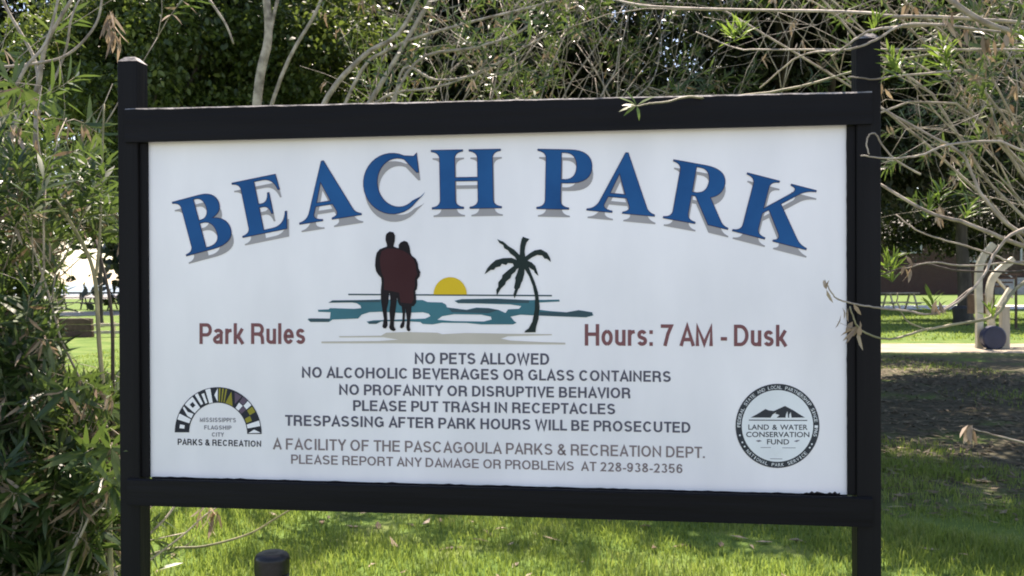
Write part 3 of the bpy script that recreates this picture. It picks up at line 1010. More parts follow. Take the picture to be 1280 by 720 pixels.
foot = [(0, 0), (.54, 0), (.54, .025), (.41, .04, .40, .14)]
headl = [(0, 1), (0, .975), (.13, .96, .14, .86), (.14, .14), (.13, .04, 0, .025)]
G = {
    'H': (1.19, [P_(*foot, (.40, .47), (.79, .47), (.79, .14), (.78, .04, .65, .025), (.65, 0), (1.19, 0), (1.19, .025), (1.06, .04, 1.05, .14),
                    (1.05, .86), (1.06, .96, 1.19, .975), (1.19, 1), (.65, 1), (.65, .975), (.78, .96, .79, .86), (.79, .53), (.40, .53), (.40, .86), (.41, .96, .54, .975), (.54, 1), *headl)]),
    'P': (.92, [P_(*foot, (.40, .44), (.52, .44), (.93, .44, .92, .74), (.90, 1.0, .54, 1.0), *headl), P_((.40, .50), (.47, .50), (.66, .51, .66, .73), (.65, .95, .46, .95), (.40, .95))]),
    'B': (.94, [P_((0, 0), (.54, 0), (.95, .01, .94, .28), (.92, .49, .66, .545), (.86, .60, .85, .78), (.82, 1.0, .52, 1.0), *headl),
                P_((.40, .56), (.46, .56), (.60, .58, .60, .76), (.58, .95, .44, .95), (.40, .95)), P_((.40, .055), (.47, .055), (.68, .07, .67, .27), (.65, .50, .46, .505), (.40, .505))]),
    'R': (1.10, [P_(*foot, (.40, .46), (.47, .46), (.76, .02), (1.10, 0), (1.10, .025), (1.01, .04, .96, .12), (.72, .48), (.92, .55, .92, .76), (.90, 1.0, .54, 1.0), *headl),
                 P_((.40, .52), (.47, .52), (.65, .54, .65, .74), (.64, .95, .46, .95), (.40, .95))]),
    'E': (.88, [P_((0, 0), (.82, 0), (.88, .31), (.85, .31), (.79, .07, .58, .06), (.40, .055), (.40, .47), (.48, .47), (.58, .46, .60, .32), (.63, .32), (.63, .70), (.60, .70), (.58, .55, .48, .53),
                   (.40, .53), (.40, .945), (.56, .945), (.75, .94, .80, .72), (.83, .72), (.81, 1), *headl)]),
    'A': (1.10, [P_((0, 0), (.41, 0), (.41, .025), (.26, .04, .27, .12), (.325, .26), (.625, .26), (.68, .13), (.70, .05, .58, .025), (.58, 0), (1.10, 0), (1.10, .025), (1.0, .05, .965, .13), (.585, 1.02), (.545, 1.02),
                    (.19, .16), (.13, .04, 0, .025)), [(.352, .32), (.598, .32), (.475, .66)]]),
    'C': (1.0, [[(.965, .66), (.955, 1.0), (.90, .95)] + arc(.50, .5, .5, .535, 62, 318) + [(1.0, .26), (.98, .235)] + arc(.60, .51, .36, .43, -42, -302, 26)[1:-1] + [(.93, .66)]]),
    'K': (1.22, [P_(*foot, (.40, .41), (.49, .49), (.74, .14), (.79, .05, .68, .025), (.68, 0), (1.24, 0), (1.24, .025), (1.12, .05, 1.05, .14), (.655, .635), (.92, .88), (1.02, .96, 1.16, .975), (1.16, 1), (.74, 1), (.74, .975),
                    (.86, .96, .80, .87), (.40, .49), (.40, .86), (.41, .96, .54, .975), (.54, 1), *headl)]),
}
# letter, baseline left, baseline right, height (photo pixels)
TITLE = [('B', (233.5, 320), (293.5, 304), 69.5), ('E', (304, 297), (363, 285), 69.5), ('A', (375, 280.5), (452, 268.5), 72.5), ('C', (457.5, 268), (530, 262), 71),
         ('H', (540.5, 261.5), (627, 260), 73.5), ('P', (671, 261), (739, 262.4), 74.5), ('A', (733.5, 262.8), (818, 270.5), 74.5), ('R', (829, 272.5), (909.5, 287), 74), ('K', (915.5, 288.7), (1006, 312), 75)]


def letter(ch, a, b, h):
    wd, cs = G[ch]
    ux, uy = (b[0] - a[0]) / wd, (b[1] - a[1]) / wd
    L = math.hypot(ux, uy)
    nx, ny = uy / L * h, -ux / L * h
    return [[(a[0] + ux * x + nx * y, a[1] + uy * x + ny * y) for x, y in c] for c in cs]


sh, fa = Decal(1), Decal(2)
for ch, a, b, h in TITLE:
    ang = math.atan2(b[1] - a[1], b[0] - a[0])
    ox, oy = 1.5 - 9.5 * math.sin(ang) * .55, 9.8
    sh.add(fill([[(x + ox, y + oy) for x, y in c] for c in letter(ch, a, b, h)]), 'shadow_ink')
    fa.add(fill(letter(ch, a, b, h), .45), 'navy_ink')
    fa.add(fill(letter(ch, a, b, h), -.38), 'blue_ink', .0006)
sh.build('title_shadow'); fa.build('title_lettering')

# --- plain grotesque capitals from strokes: every stroke is a ribbon, lifted a hair so that none share a plane
def _el(cx, cy, rx, ry, a0, a1, n=14):
    return arc(cx, cy, rx, ry, a0, a1, n)


def grot(ch, t):
    """stroke centre lines and width of a character, unit cap height, stroke weight t"""
    l, h = t / 2, 1 - t / 2
    X = .74                                   # x-height
    xm = X / 2
    S_ = lambda W, cy0, cy1: None
    def s_curve(W, top):
        r1, r2 = top * .25 - l * .5, top * .25 + 0 - l * .5
        cy1, cy2 = top - l - r1, l + r2
        return [_el(W / 2, cy1, W / 2 - l - .01, r1, 25, 200, 10) + _el(W / 2, cy2, W / 2 - l, r2, 20 , -155, 10)] if False else \
            [_el(W / 2, cy1, W / 2 - l - .015, r1, 20, 225, 12) + _el(W / 2, cy2, W / 2 - l, r2, 45, -160, 12)]
    bowl = lambda x, cy, rx, ry: _el(x, cy, rx, ry, 90, -90, 12)
    if ch == 'A': return [[(.05, 0), (.345, .93), (.64, 0)], [(.13, .30), (.56, .30)]], .69
    if ch == 'B': return [[(l, l), (l, h), (.36, h)] + bowl(.36, (h + .525) / 2, .62 - .36 - l, (h - .525) / 2)[1:] + [(l + .01, .525)], [(.36, .525)] + bowl(.38, (.525 + l) / 2, .67 - .38 - l, (.525 - l) / 2)[1:] + [(l, l), (l, .3)]], .67
    if ch == 'C': return [_el(.37, .5, .37 - l, .5 - l, 38, 322, 22)], .73
    if ch == 'D': return [[(l, .5), (l, h), (.30, h)] + bowl(.30, .5, .70 - .30 - l, .5 - l)[1:] + [(l, l), (l, .5)]], .70
    if ch == 'E': return [[(.60, h), (l, h), (l, l), (.61, l)], [(t, .525), (.56, .525)]], .61
    if ch == 'F': return [[(.57, h), (l, h), (l, 0)], [(t, .50), (.52, .50)]], .57
    if ch == 'G': return [_el(.38, .5, .38 - l, .5 - l, 38, 318, 22) + [(.74 - l, .20), (.74 - l, .47), (.42, .47)]], .76
    if ch == 'H': return [[(l, 0), (l, 1)], [(.69 - l, 0), (.69 - l, 1)], [(t, .53), (.69 - t, .53)]], .69
    if ch == 'I': return [[(l, 0), (l, 1)]], t
    if ch == 'J': return [[(.48 - l, 1), (.48 - l, .3)] + _el(.24, .28, .24 - l, .28 - l, 0, -180, 10)], .48
    if ch == 'K': return [[(l, 0), (l, 1)], [(t, .34), (.60, 1)], [(.29, .56), (.63, 0)]], .69
    if ch == 'L': return [[(l, 1), (l, l), (.55, l)]], .55
    if ch == 'M': return [[(l, 0), (l, h - .03), (.41, l + .02), (.82 - l, h - .03), (.82 - l, 0)]], .82
    if ch == 'N': return [[(l, 0), (l, h - .04), (.69 - l, l + .04), (.69 - l, 1)]], .69
    if ch in 'O0':
        W = .78 if ch == 'O' else .56
        return [_el(W / 2, .5, W / 2 - l, .5 - l, 90, 270, 16), _el(W / 2, .5, W / 2 - l, .5 - l, 90, -90, 16)], W
    if ch == 'P': return [[(l, 0), (l, h), (.37, h)] + bowl(.37, (h + .44) / 2, .64 - .37 - l, (h - .44) / 2)[1:] + [(t, .44)]], .64
    if ch == 'R': return [[(l, 0), (l, h), (.39, h)] + bowl(.39, (h + .48) / 2, .66 - .39 - l, (h - .48) / 2)[1:] + [(t, .48)], [(.38, .47), (.53, .42), (.58, .30), (.60, 0)]], .60 + l
    if ch == 'S': return s_curve(.65, 1.0), .65
    if ch == 'T': return [[(0, h), (.62, h)], [(.31, h - l), (.31, 0)]], .62
    if ch == 'U': return [[(l, 1), (l, .34)] + _el(.345, .32, .345 - l, .32 - l, 180, 360, 14) + [(.69 - l, 1)]], .69
    if ch == 'V': return [[(.05, 1), (.33, .07), (.61, 1)]], .66
    if ch == 'W': return [[(.05, 1), (.24, .06), (.47, .94), (.70, .06), (.89, 1)]], .94
    if ch == 'Y': return [[(.05, 1), (.33, .46), (.61, 1)], [(.33, .42), (.33, 0)]], .66
    if ch == '2': return [_el(.27, .70, .27 - l, .30 - l, 165, -30, 12) + [(.30, .32), (l + .03, l), (.54, l)]], .55
    if ch == '3': return [_el(.27, .755, .24 - l, .245 - l, 160, -80, 12), _el(.27, .275, .27 - l, .275 - l, 80, -160, 12)], .55
    if ch == '5': return [[(.50, h), (.12, h), (.07, .50)] + _el(.27, .33, .27 - l, .33 - l, 130, -160, 14)], .55
    if ch == '6': return [_el(.28, .33, .27 - l, .33 - l, 180, -180, 18), [(l + .01, .33)] + _el(.30, .5, .29 - l, .5 - l, 165, 35, 12)], .55
    if ch == '7': return [[(0, h), (.50, h), (.34, .55), (.20, 0)]], .54
    if ch == '8': return [_el(.275, .76, .235 - l, .24 - l, -90, 270, 18), _el(.275, .28, .275 - l, .28 - l, 90, -270, 18)], .55
    if ch == '9': return [_el(.27, .67, .27 - l, .33 - l, 0, -360, 18), [(.54 - l, .67)] + _el(.25, .5, .29 - l, .5 - l, -10, -145, 12)], .55
    if ch == '&': return [[(.66, 0), (.20, .66)] + _el(.31, .78, .15, .22 - l, 205, -40, 10) + [(.14, .42)] + _el(.29, .26, .29 - l, .26 - l, 140, 330, 10) + [(.60, .46)]], .68
    if ch == '-': return [[(0, .34), (.30, .34)]], .30
    if ch == '.': return [[(l, 0), (l, t * 1.05)]], t
    if ch == ':': return [[(l, 0), (l, t * 1.05)], [(l, .55), (l, .55 + t * 1.05)]], t
    if ch == "'": return [[(l, .68), (l, 1)]], t
    if ch == 'a': return [[(.50 - l, 0), (.50 - l, .50)] + _el(.27, X - .22, .25 - l, .22 - l, 10, 160, 9), [(.50 - l, .42), (.27, .41)] + _el(.24, .21, .24 - l, .21 - l, 95, 270, 9) + [(.36, l + .03), (.50 - l, .17)]], .52
    if ch == 'r': return [[(l, 0), (l, X)], [(l + .02, X - .22), (.16, X - l - .03), (.33, X - l)]], .33
    if ch == 'k': return [[(l, 0), (l, 1)], [(t, .27), (.45, X)], [(.22, .40), (.48, 0)]], .52
    if ch == 'u': return [[(l, X), (l, .22)] + _el(.25, .22, .25 - l, .22 - l, 180, 330, 9) + [(.50 - l, .22)], [(.50 - l, 0), (.50 - l, X)]], .50
    if ch == 'l': return [[(l, 0), (l, 1)]], t
    if ch == 'e': return [[(l + .03, xm), (.53 - l, xm)] + _el(.265, xm, .265 - l, xm - l, 8, 325, 18)], .53
    if ch == 's': return s_curve(.48, X), .48
    if ch == 'o': return [_el(.27, xm, .27 - l, xm - l, 90, 270, 12), _el(.27, xm, .27 - l, xm - l, 90, -90, 12)], .54
    return [], .3


def ribbon2(pts, t):
    pts = [p for i, p in enumerate(pts) if i == 0 or math.hypot(p[0] - pts[i - 1][0], p[1] - pts[i - 1][1]) > 1e-3]
    n = len(pts)
    L, Rr = [], []
    for i in range(n):
        a, b = Vector(pts[max(i - 1, 0)]), Vector(pts[min(i + 1, n - 1)])
        p = Vector(pts[i])
        d0 = (p - a).normalized() if i > 0 else (b - p).normalized()
        d1 = (b - p).normalized() if i < n - 1 else d0
        m = d0 + d1
        if m.length < 1e-4: m = d1
        m.normalize()
        c = max(m.dot(d1), .42)
        nn = Vector((-m.y, m.x)) * (t / 2 / c)
        L.append(p + nn); Rr.append(p - nn)
    v = [(q.x, q.y) for q in L] + [(q.x, q.y) for q in Rr]
    return v, [(i, i + 1, n + i + 1, n + i) for i in range(n - 1)]


def grotline(D_, mat, body, p0, p1, cap, t=.15, gap=.13, lift=0.0):
    items, pen = [], 0.0
    for ch in body:
        if ch == ' ':
            pen += .27
            continue
        st, wd = grot(ch, t)
        for k, s in enumerate(st): items.append((k, [(x + pen, y) for x, y in s]))
        pen += wd + (gap * .55 if ch in 'LATVYP-' else gap)
    pen -= gap
    for k, s in items:
        v, f = ribbon2(s, t)
        out = []
        for x, y in v:
            q = x / pen
            out.append((p0[0] + (p1[0] - p0[0]) * q, -(p0[1] + (p1[1] - p0[1]) * q - y * cap), 0))
        D_.add((out, f), mat, lift + .00012 * k)
    return D_


# --- rules and other lines
def line(name, mat, t, rows, gap=.13):
    for r in rows: grotline(Decal(1), mat, *r, t, gap).build(name)


line('heading_line', 'maroon_ink', .165, [('Park Rules', (249.5, 430), (381.5, 430), 26), ('Hours: 7 AM - Dusk', (731, 432), (983.5, 433), 27)], .11)
line('rule_line', 'slate_ink', .175, [('NO PETS ALLOWED', (518.5, 455), (686.5, 456), 14.3), ('NO ALCOHOLIC BEVERAGES OR GLASS CONTAINERS', (377.5, 472), (838.5, 477.5), 13.6),
                        ('NO PROFANITY OR DISRUPTIVE BEHAVIOR', (424, 493.5), (788, 498), 13.4), ('PLEASE PUT TRASH IN RECEPTACLES', (441.5, 513.5), (769, 518), 13.4),
                        ('TRESPASSING AFTER PARK HOURS WILL BE PROSECUTED', (356.5, 532), (863, 541), 13.4)])
line('notice_line', 'taupe_ink', .15, [('A FACILITY OF THE PASCAGOULA PARKS & RECREATION DEPT.', (341.5, 561.5), (881, 572.5), 14),
                              ('PLEASE REPORT ANY DAMAGE OR PROBLEMS  AT 228-938-2356', (364, 579.5), (853, 591.5), 11.5)])

# --- the beach picture
def Z3(p): return [(370 + x / 3.282, 280 + y / 3.282) for x, y in p]


d = Decal(1)
d.add(fill([Z3([(215, 286), (1050, 291), (1050, 297), (215, 292)])]), 'deepteal_ink')
d.add(fill([Z3([(133, 323), (150, 313), (250, 312), (345, 310), (520, 312), (540, 320), (600, 322), (615, 330), (620, 342), (700, 352), (740, 343), (790, 345), (830, 352), (860, 365), (870, 350), (915, 348), (925, 337),
                (880, 330), (810, 328), (745, 326), (665, 325), (650, 315), (680, 308), (820, 306), (960, 312), (1080, 310), (1082, 318), (1000, 322), (985, 330), (985, 350), (1040, 357), (1110, 362), (1160, 353), (1215, 362),
                (1220, 375), (1190, 383), (1100, 380), (1000, 376), (920, 372), (880, 380), (895, 398), (905, 405), (890, 412), (760, 412), (700, 406), (600, 405), (560, 412), (520, 410), (510, 402), (420, 398), (350, 400),
                (330, 410), (300, 410), (290, 400), (320, 395), (440, 391), (530, 388), (552, 378), (545, 368), (520, 362), (430, 365), (350, 360), (300, 362), (270, 372), (255, 388), (150, 392), (135, 402), (60, 402), (48, 392),
                (60, 387), (140, 388), (142, 362), (92, 360), (90, 352), (135, 350), (140, 345), (240, 348), (268, 345), (265, 335), (250, 325), (230, 322)]),
            Z3([(580, 393), (600, 378), (650, 370), (760, 372), (800, 380), (803, 392), (770, 400), (640, 398)])]), 'teal_ink', .0003)
for p in ([(50, 388), (60, 387), (140, 388), (135, 401), (60, 401)], [(135, 322), (150, 314), (250, 313), (345, 311), (345, 321)], [(655, 316), (682, 309), (820, 307), (958, 313), (955, 324), (750, 325), (667, 324)],
          [(1000, 360), (1110, 363), (1160, 354), (1213, 363), (1217, 374), (1190, 381), (1000, 375)], [(300, 400), (420, 396), (510, 400), (350, 399), (328, 409), (300, 408)], [(625, 344), (700, 353), (740, 345), (790, 346), (830, 353), (790, 366), (640, 362)],
          [(925, 338), (980, 330), (983, 348), (985, 370), (930, 366), (880, 366), (872, 352), (915, 349)]):
    d.add(fill([Z3(p)]), 'deepteal_ink' if p[0][0] != 925 else 'teal_ink', .0006)
d.build('painted_sea')
d = Decal(1)
d.add(fill([Z3([(175, 460), (350, 458), (370, 446), (450, 443), (580, 446), (600, 452), (700, 447), (860, 450), (1050, 452), (1050, 456), (870, 460), (840, 470), (880, 478), (1000, 484), (1105, 487), (1105, 494), (700, 492),
                (400, 489), (105, 489), (105, 482), (340, 480), (420, 474), (360, 464), (180, 465)])]), 'sand_ink')
d.build('painted_sand')
d = Decal(2)
d.add(fill([Z3(arc(633, 289, 68, -71, 0, 180, 24))]), 'sun_ink', .0002)
d.build('painted_sun')
d = Decal(2)
couple = [(372, 40), (385, 31), (400, 34), (407, 48), (406, 70), (402, 85), (401, 92), (412, 97), (422, 99), (422, 86), (430, 75), (445, 69), (458, 74), (466, 92), (470, 118), (476, 130), (492, 143), (500, 160), (503, 182), (511, 198),
          (508, 215), (498, 228), (499, 250), (496, 268), (490, 274), (493, 300), (494, 322), (484, 336), (475, 338), (473, 365), (469, 395), (467, 420), (470, 436), (463, 441), (456, 436), (453, 424), (456, 395), (452, 365), (450, 345),
          (448, 375), (446, 405), (444, 421), (434, 429), (427, 424), (429, 414), (437, 398), (438, 370), (434, 338), (424, 331), (419, 320), (416, 300), (412, 330), (407, 370), (403, 400), (403, 420), (410, 434), (402, 440), (388, 434), (383, 424),
          (387, 400), (384, 360), (388, 320), (386, 284), (382, 286), (380, 320), (373, 350), (375, 390), (377, 415), (370, 428), (360, 428), (355, 420), (358, 408), (361, 388), (355, 350), (349, 310), (349, 270), (352, 240), (350, 220), (338, 208),
          (329, 193), (325, 170), (327, 140), (332, 118), (345, 103), (365, 96), (374, 92), (373, 82), (368, 66), (369, 48)]
d.add(fill([Z3(couple)]), 'figure_ink', .0004)
d.add(fill([Z3([(352, 112), (375, 100), (412, 101), (428, 106), (446, 112), (466, 126), (484, 146), (492, 168), (494, 190), (500, 204), (488, 225), (489, 255), (483, 272), (484, 312), (474, 326), (430, 322), (424, 282), (396, 276), (362, 270), (362, 225), (352, 200), (346, 170), (345, 140)])]), 'wine_ink', .0009)
d.build('couple_silhouette')
d = Decal(2)
palm = [(918, 128), (920, 90), (926, 62), (932, 52), (945, 58), (958, 62), (946, 76), (941, 92), (938, 115), (941, 134), (960, 120), (980, 108), (1005, 104), (1030, 118), (1042, 138), (1046, 156), (1030, 143), (1020, 142), (1010, 129), (990, 127), (970, 136),
        (950, 150), (967, 158), (982, 172), (988, 190), (995, 213), (980, 200), (976, 190), (966, 185), (955, 176), (964, 200), (980, 238), (993, 280), (1000, 340), (995, 390), (985, 425), (983, 444), (938, 445), (940, 438), (955, 428), (970, 400), (980, 350), (981, 300), (972, 255),
        (957, 215), (938, 184), (937, 205), (929, 235), (925, 240), (918, 262), (912, 268), (905, 286), (897, 305), (892, 290), (899, 268), (895, 262), (901, 230), (899, 222), (908, 200), (914, 180), (905, 186), (900, 196), (885, 208), (880, 222), (862, 236), (858, 248), (840, 266), (824, 294), (822, 270), (830, 258), (830, 240), (845, 222),
        (847, 210), (870, 190), (894, 172), (890, 162), (870, 160), (862, 168), (845, 163), (838, 174), (820, 178), (812, 188), (800, 188), (774, 206), (785, 182), (800, 165), (820, 148), (850, 140), (885, 139), (906, 148), (898, 135), (880, 122), (870, 108), (855, 100), (850, 86), (835, 78), (826, 62), (842, 70), (850, 72), (872, 91), (895, 105)]
d.add(fill([Z3(palm)]), 'palm_ink', .0004)
d.build('palm_silhouette')

# --- emblem with signal flags in an arch
d = Decal(1)
EC = (272.9, 541.0)


def ep(th, r):          # th 0 (left) .. 180 (right), r 0 inner .. 1 outer
    a = R_(180 - th)
    rx, ry = 36.2 + 18.1 * r, 38.0 + 19.5 * r
    return (EC[0] + rx * math.cos(a), EC[1] + (th / 180 - .3) * 2.0 - ry * math.sin(a))


def sector(t0, t1, r0, r1, n=8):
    return [ep(t0 + (t1 - t0) * i / n, r1) for i in range(n + 1)] + [ep(t1 + (t0 - t1) * i / n, r0) for i in range(n + 1)]


d.add(fill([sector(0, 180, 0, 1, 60)]), 'dark_ink')
def fl(pts, c): d.add(fill([[ep(*p) for p in pts]]), c, .0004)
def sc(t0, t1, r0, r1, c, lift=.0004): d.add(fill([sector(t0, t1, r0, r1)]), c, lift)
sc(6, 11.5, .35, .68, 'white_ink')
sc(17, 25, .08, .94, 'white_ink'); fl([(27, .08), (36, .1), (33, .5), (36, .92), (33.5, .92), (27.5, .4)], 'white_ink')
sc(38.5, 53, .06, .94, 'white_ink'); sc(43, 49, .38, .68, 'dark_ink', .0008)
sc(57, 61.5, .18, .95, 'white_ink'); sc(65.5, 69.5, .12, .78, 'white_ink')
sc(72.5, 79.5, .04, .96, 'white_ink'); fl([(84, .5), (89.5, .94), (89, .06)], 'white_ink')
for t in (91, 95.5, 100): sc(t, t + 2.3, .06, .94, 'olive_ink')
fl([(104, .06), (119, .06), (108.5, .88)], 'olive_ink'); fl([(113, .92), (124, .92), (121, .25)], 'mauve_ink')
sc(125.5, 133, .52, .95, 'mauve_ink'); sc(125.5, 133, .06, .48, 'white_ink'); sc(134, 141, .52, .95, 'white_ink'); sc(134, 141, .06, .48, 'mauve_ink')
sc(143, 151, .5, .94, 'olive_ink'); sc(152, 160, .08, .48, 'olive_ink')
sc(163, 170, .06, .95, 'white_ink'); fl([(178.5, .08), (178.5, .94), (173.5, .5)], 'white_ink')
for r in (('MISSISSIPPI\'S', (250, 527.3), (295, 527.8), 5.4), ('FLAGSHIP', (255.5, 536.8), (289, 537.2), 5.2), ('CITY', (265, 545.6), (279.5, 545.8), 5.2)): grotline(d, 'grey_ink', *r, .16, .18)
grotline(d, 'dark_ink', 'PARKS & RECREATION', (222.3, 556), (326.5, 558.6), 7.8, .17, .17)
d.build('arch_emblem')

# --- round seal
d = Decal(1)
C0 = (971.8, 532.3)
d.add(fill([arc(C0[0], C0[1], 52.4, 52.6, 0, 360, 64)[:-1]]), 'seal_ink')
d.add(fill([arc(C0[0], C0[1], 44.6, 44.8, 0, 360, 64)[:-1]]), 'palewhite_ink', .0005)
def Z5(p): return [(880 + x / 4.5, 460 + y / 4.5) for x, y in p]
def s5(p, c): d.add(fill([Z5(p)]), c, .0010)
s5([(262, 278), (300, 258), (345, 230), (365, 238), (392, 241), (455, 213), (500, 236), (540, 262), (567, 278), (492, 279), (487, 247), (479, 262), (478, 279), (472, 279), (469, 242), (460, 262), (458, 279), (408, 279), (424, 264), (400, 256), (408, 246), (385, 262), (374, 279)], 'seal_ink')
s5([(252, 290), (580, 292), (580, 297), (252, 295)], 'seal_ink')
for bd, x0, x1, yb_, h, o_ in (('LAND & WATER', 249, 582, 346, 30, .012), ('CONSERVATION', 237, 592, 387, 30, .012), ('FUND', 354, 478, 428, 30, .012)):
    (a0, a1), = Z5([(x0, yb_)]); (b0, b1), = Z5([(x1, yb_ + 1)])
    d.add(text(bd, (a0, a1), (b0, b1), h / 4.5, o_, 1.15), 'seal_ink', .0010)
s5([(290, 408), (312, 404), (325, 410), (305, 416)], 'grey_ink'); s5([(505, 412), (520, 405), (540, 404), (522, 416)], 'grey_ink')
s5([(318, 445), (375, 445), (375, 448), (318, 448)], 'grey_ink'); s5([(440, 447), (515, 447), (515, 450), (440, 450)], 'grey_ink')
s5([(388, 452), (396, 450), (424, 452), (422, 470), (405, 490), (392, 478)], 'palewhite_ink'); s5([(372, 508), (440, 509), (440, 512), (372, 511)], 'grey_ink')


def ringtext(body, a0, a1, r, h, inside=False):
    """letters set round the ring; a0..a1 in degrees clockwise from the top"""
    n = len(body)
    for i, ch in enumerate(body):
        if ch == ' ': continue
        a = R_(a0 + (a1 - a0) * (i + .5) / n)
        ux, uy = math.cos(a), math.sin(a)
        c = (C0[0] + r * math.sin(a), C0[1] - r * math.cos(a))
        if inside: ux, uy = -ux, -uy
        px, py = (uy, -ux)           # up direction of the letter
        v, f = text(ch, (0, 0), (1, 0), 1.0)
        wd = h * (.25 if ch == 'I' else .72)
        vv = []
        for x, y, _ in v:
            X, Y = (x - .5) * wd, (y - .5) * h
            vv.append((c[0] + ux * X + px * Y, -(c[1] + uy * X + py * Y), 0))
        d.add((vv, f), 'palewhite_ink', .0010)


ringtext('FEDERAL STATE AND LOCAL PARTNERSHIP SINCE 1965', -92, 106, 48.5, 4.4)
ringtext('NATIONAL PARK SERVICE', 232, 132, 48.5, 4.4, True)
for a in (-104, -115, -122, 118, 124):
    x, y = C0[0] + 48.5 * math.sin(R_(a)), C0[1] - 48.5 * math.cos(R_(a))
    d.add(fill([arc(x, y, 1.1, 1.1, 0, 360, 8)[:-1]]), 'palewhite_ink', .0010)
d.build('round_emblem')

# black paint slopped over the foot and sides of the panel
d = Decal(1)
def slop(a, b, n, amp, dx, dy):
    top = []
    for i in range(n + 1):
        t = i / n
        k = amp * (.25 + abs(math.sin(i * 1.7) * math.sin(i * .37)) * random.uniform(.3, 1.3))
        top.append((a[0] + (b[0] - a[0]) * t + dx * k, a[1] + (b[1] - a[1]) * t + dy * k))
    d.add(fill([top + [(b[0] - dx * 3, b[1] - dy * 3), (a[0] - dx * 3, a[1] - dy * 3)]]), 'figure_ink')
slop((190, 596), (1059, 618.5), 110, 1.0, 0, -1)
slop((1058, 157), (1059, 618), 60, .6, -1, 0)
slop((1005, 617), (1050, 618), 14, 3.0, 0, -1)
d.build('paint_slop')

# ------------------------------------------------------------------ black bollard before the sign
c = at(340, 688, 2.62)
bo = empty('bollard', (c.x, c.y, 0))
tag(bo, 'black round bollard with domed top, low beneath the sign', 'bollard')
hb, rb = c.z, .0495
prof = [(rb * .97, -.05), (rb * .97, hb - .060)]
mbl = MB()
def lathe(mb, prof, n=32):
    v, f = [], []
    for r, z in prof:
        for k in range(n):
            a = 2 * math.pi * k / n
            v.append((r * math.cos(a), r * math.sin(a), z))
    for i in range(len(prof) - 1):
        for k in range(n):
            q = (k + 1) % n
            f.append((i * n + k, i * n + q, (i + 1) * n + q, (i + 1) * n + k))
    f.append(tuple(range((len(prof) - 1) * n, len(prof) * n)))
    mb.add(v, f)
lathe(mbl, prof)
mbl.build('post', M['bollard'], bo, True)
mbl = MB()
cap = [(rb, hb - .062), (rb, hb - .024)] + [(rb - .024 + .024 * math.cos(R_(a)), hb - .024 + .020 * math.sin(R_(a))) for a in range(10, 91, 10)]
cap += [(r, hb - .004 + .004 * (1 - (r / .026) ** 2)) for r in (.020, .012, .004)]
lathe(mbl, cap)
mbl.build('cap', M['bollard'], bo, True)
#==BACKGROUND==
# ------------------------------------------------------------------ playground frame on the right
m_white = surf('weathered_white_paint', (.42, .39, .29), (.64, .60, .47), 5, .6, .2, 30)
m_tan = surf('tan_timber', (.36, .31, .22), (.52, .46, .35), 6, .75, .3, 30, (1, 1, .15))
m_navy = surf('navy_plastic', (.012, .016, .045), (.02, .026, .065), 5, .4)
m_brown = surf('brown_timber', (.05, .028, .02), (.10, .06, .042), 7, .8, .4, 30)
Y = 21.6
o0 = at(1236, 433, Y)
pg = empty('playground_frame', (o0.x, o0.y, 0))
tag(pg, 'white curved playground frame with a navy blue disc, on the sand strip', 'play equipment')
O = Vector((o0.x, o0.y, 0))


def ribbon(mb, pts, w, t):
    """flat bar following pts in the x-z plane, w wide in x-z, t thick in y"""
    q = smooth_path(pts, 6)
    v, f = [], []
    n = len(q)
    for i in range(n):
        d_ = (q[min(i + 1, n - 1)] - q[max(i - 1, 0)]).normalized()
        s_ = Vector((d_.z, 0, -d_.x)) * w / 2
        y_ = Vector((0, t / 2, 0))
        v += [q[i] - s_ - y_, q[i] + s_ - y_, q[i] + s_ + y_, q[i] - s_ + y_]
    for i in range(n - 1):
        for k in range(4):
            j = (k + 1) % 4
            f.append((i * 4 + k, (i + 1) * 4 + k, (i + 1) * 4 + j, i * 4 + j))
    f += [(0, 1, 2, 3), (4 * n - 1, 4 * n - 2, 4 * n - 3, 4 * n - 4)]
    mb.add(v, f)


def pp(px, py, dy=0.0):
    p = at(px, py, Y + dy)
    return p - O


for pts, dy, w_, mt in (([(1224, 434), (1224, 390), (1223, 350), (1227, 325), (1242, 305)], 0, .15, m_white),
                        ([(1239, 405), (1236, 375), (1239, 352), (1249, 338), (1267, 324)], .7, .15, m_white)):
    mb = MB()
    q_ = [pp(*p, dy) for p in pts]
    if dy: q_ = [Vector((q_[0].x + .1, q_[0].y, 0.0))] + q_
    else: q_[0].z = 0
    ribbon(mb, q_, w_, .10)
    mb.build('curved_upright', mt, pg)
mb = MB()
p = pp(1256, 436)
mb.box(p.x - .095, p.x + .095, -.06, .09, 0, pp(1256, 383).z, 0, .01)
mb.build('timber_post', m_tan, pg)
mb = MB()
ribbon(mb, [pp(1240, 398, .2), pp(1250, 382, .2), pp(1263, 361, .2)], .12, .08)
mb.build('brace', m_white, pg)
mb = MB()
c0 = pp(1235, 421.5)
mb.tube([(c0.x, -.32, c0.z), (c0.x, -.30, c0.z), (c0.x, -.14, c0.z), (c0.x, -.12, c0.z)], [.25, .28, .28, .25], 32)
mb.build('disc', m_navy, pg)
mb = MB()
for k in range(4):
    p = pp(1243 + k * 5, 358 - k * 5, .9)
    mb.box(p.x - .02, p.x + .30, .8, 1.1, p.z - .02, p.z + .02)
mb.box(pp(1238, 380).x, pp(1238, 380).x + .5, .75, 1.1, pp(1240, 392, .9).z, pp(1240, 368, .9).z)
mb.build('step_panel', m_brown, pg)
mb = MB()
a, b_ = pp(1240, 342, .7), pp(1266, 372, .7)
mb.tube([a, b_], .035, 8)
mb.build('handrail', m_white, pg)

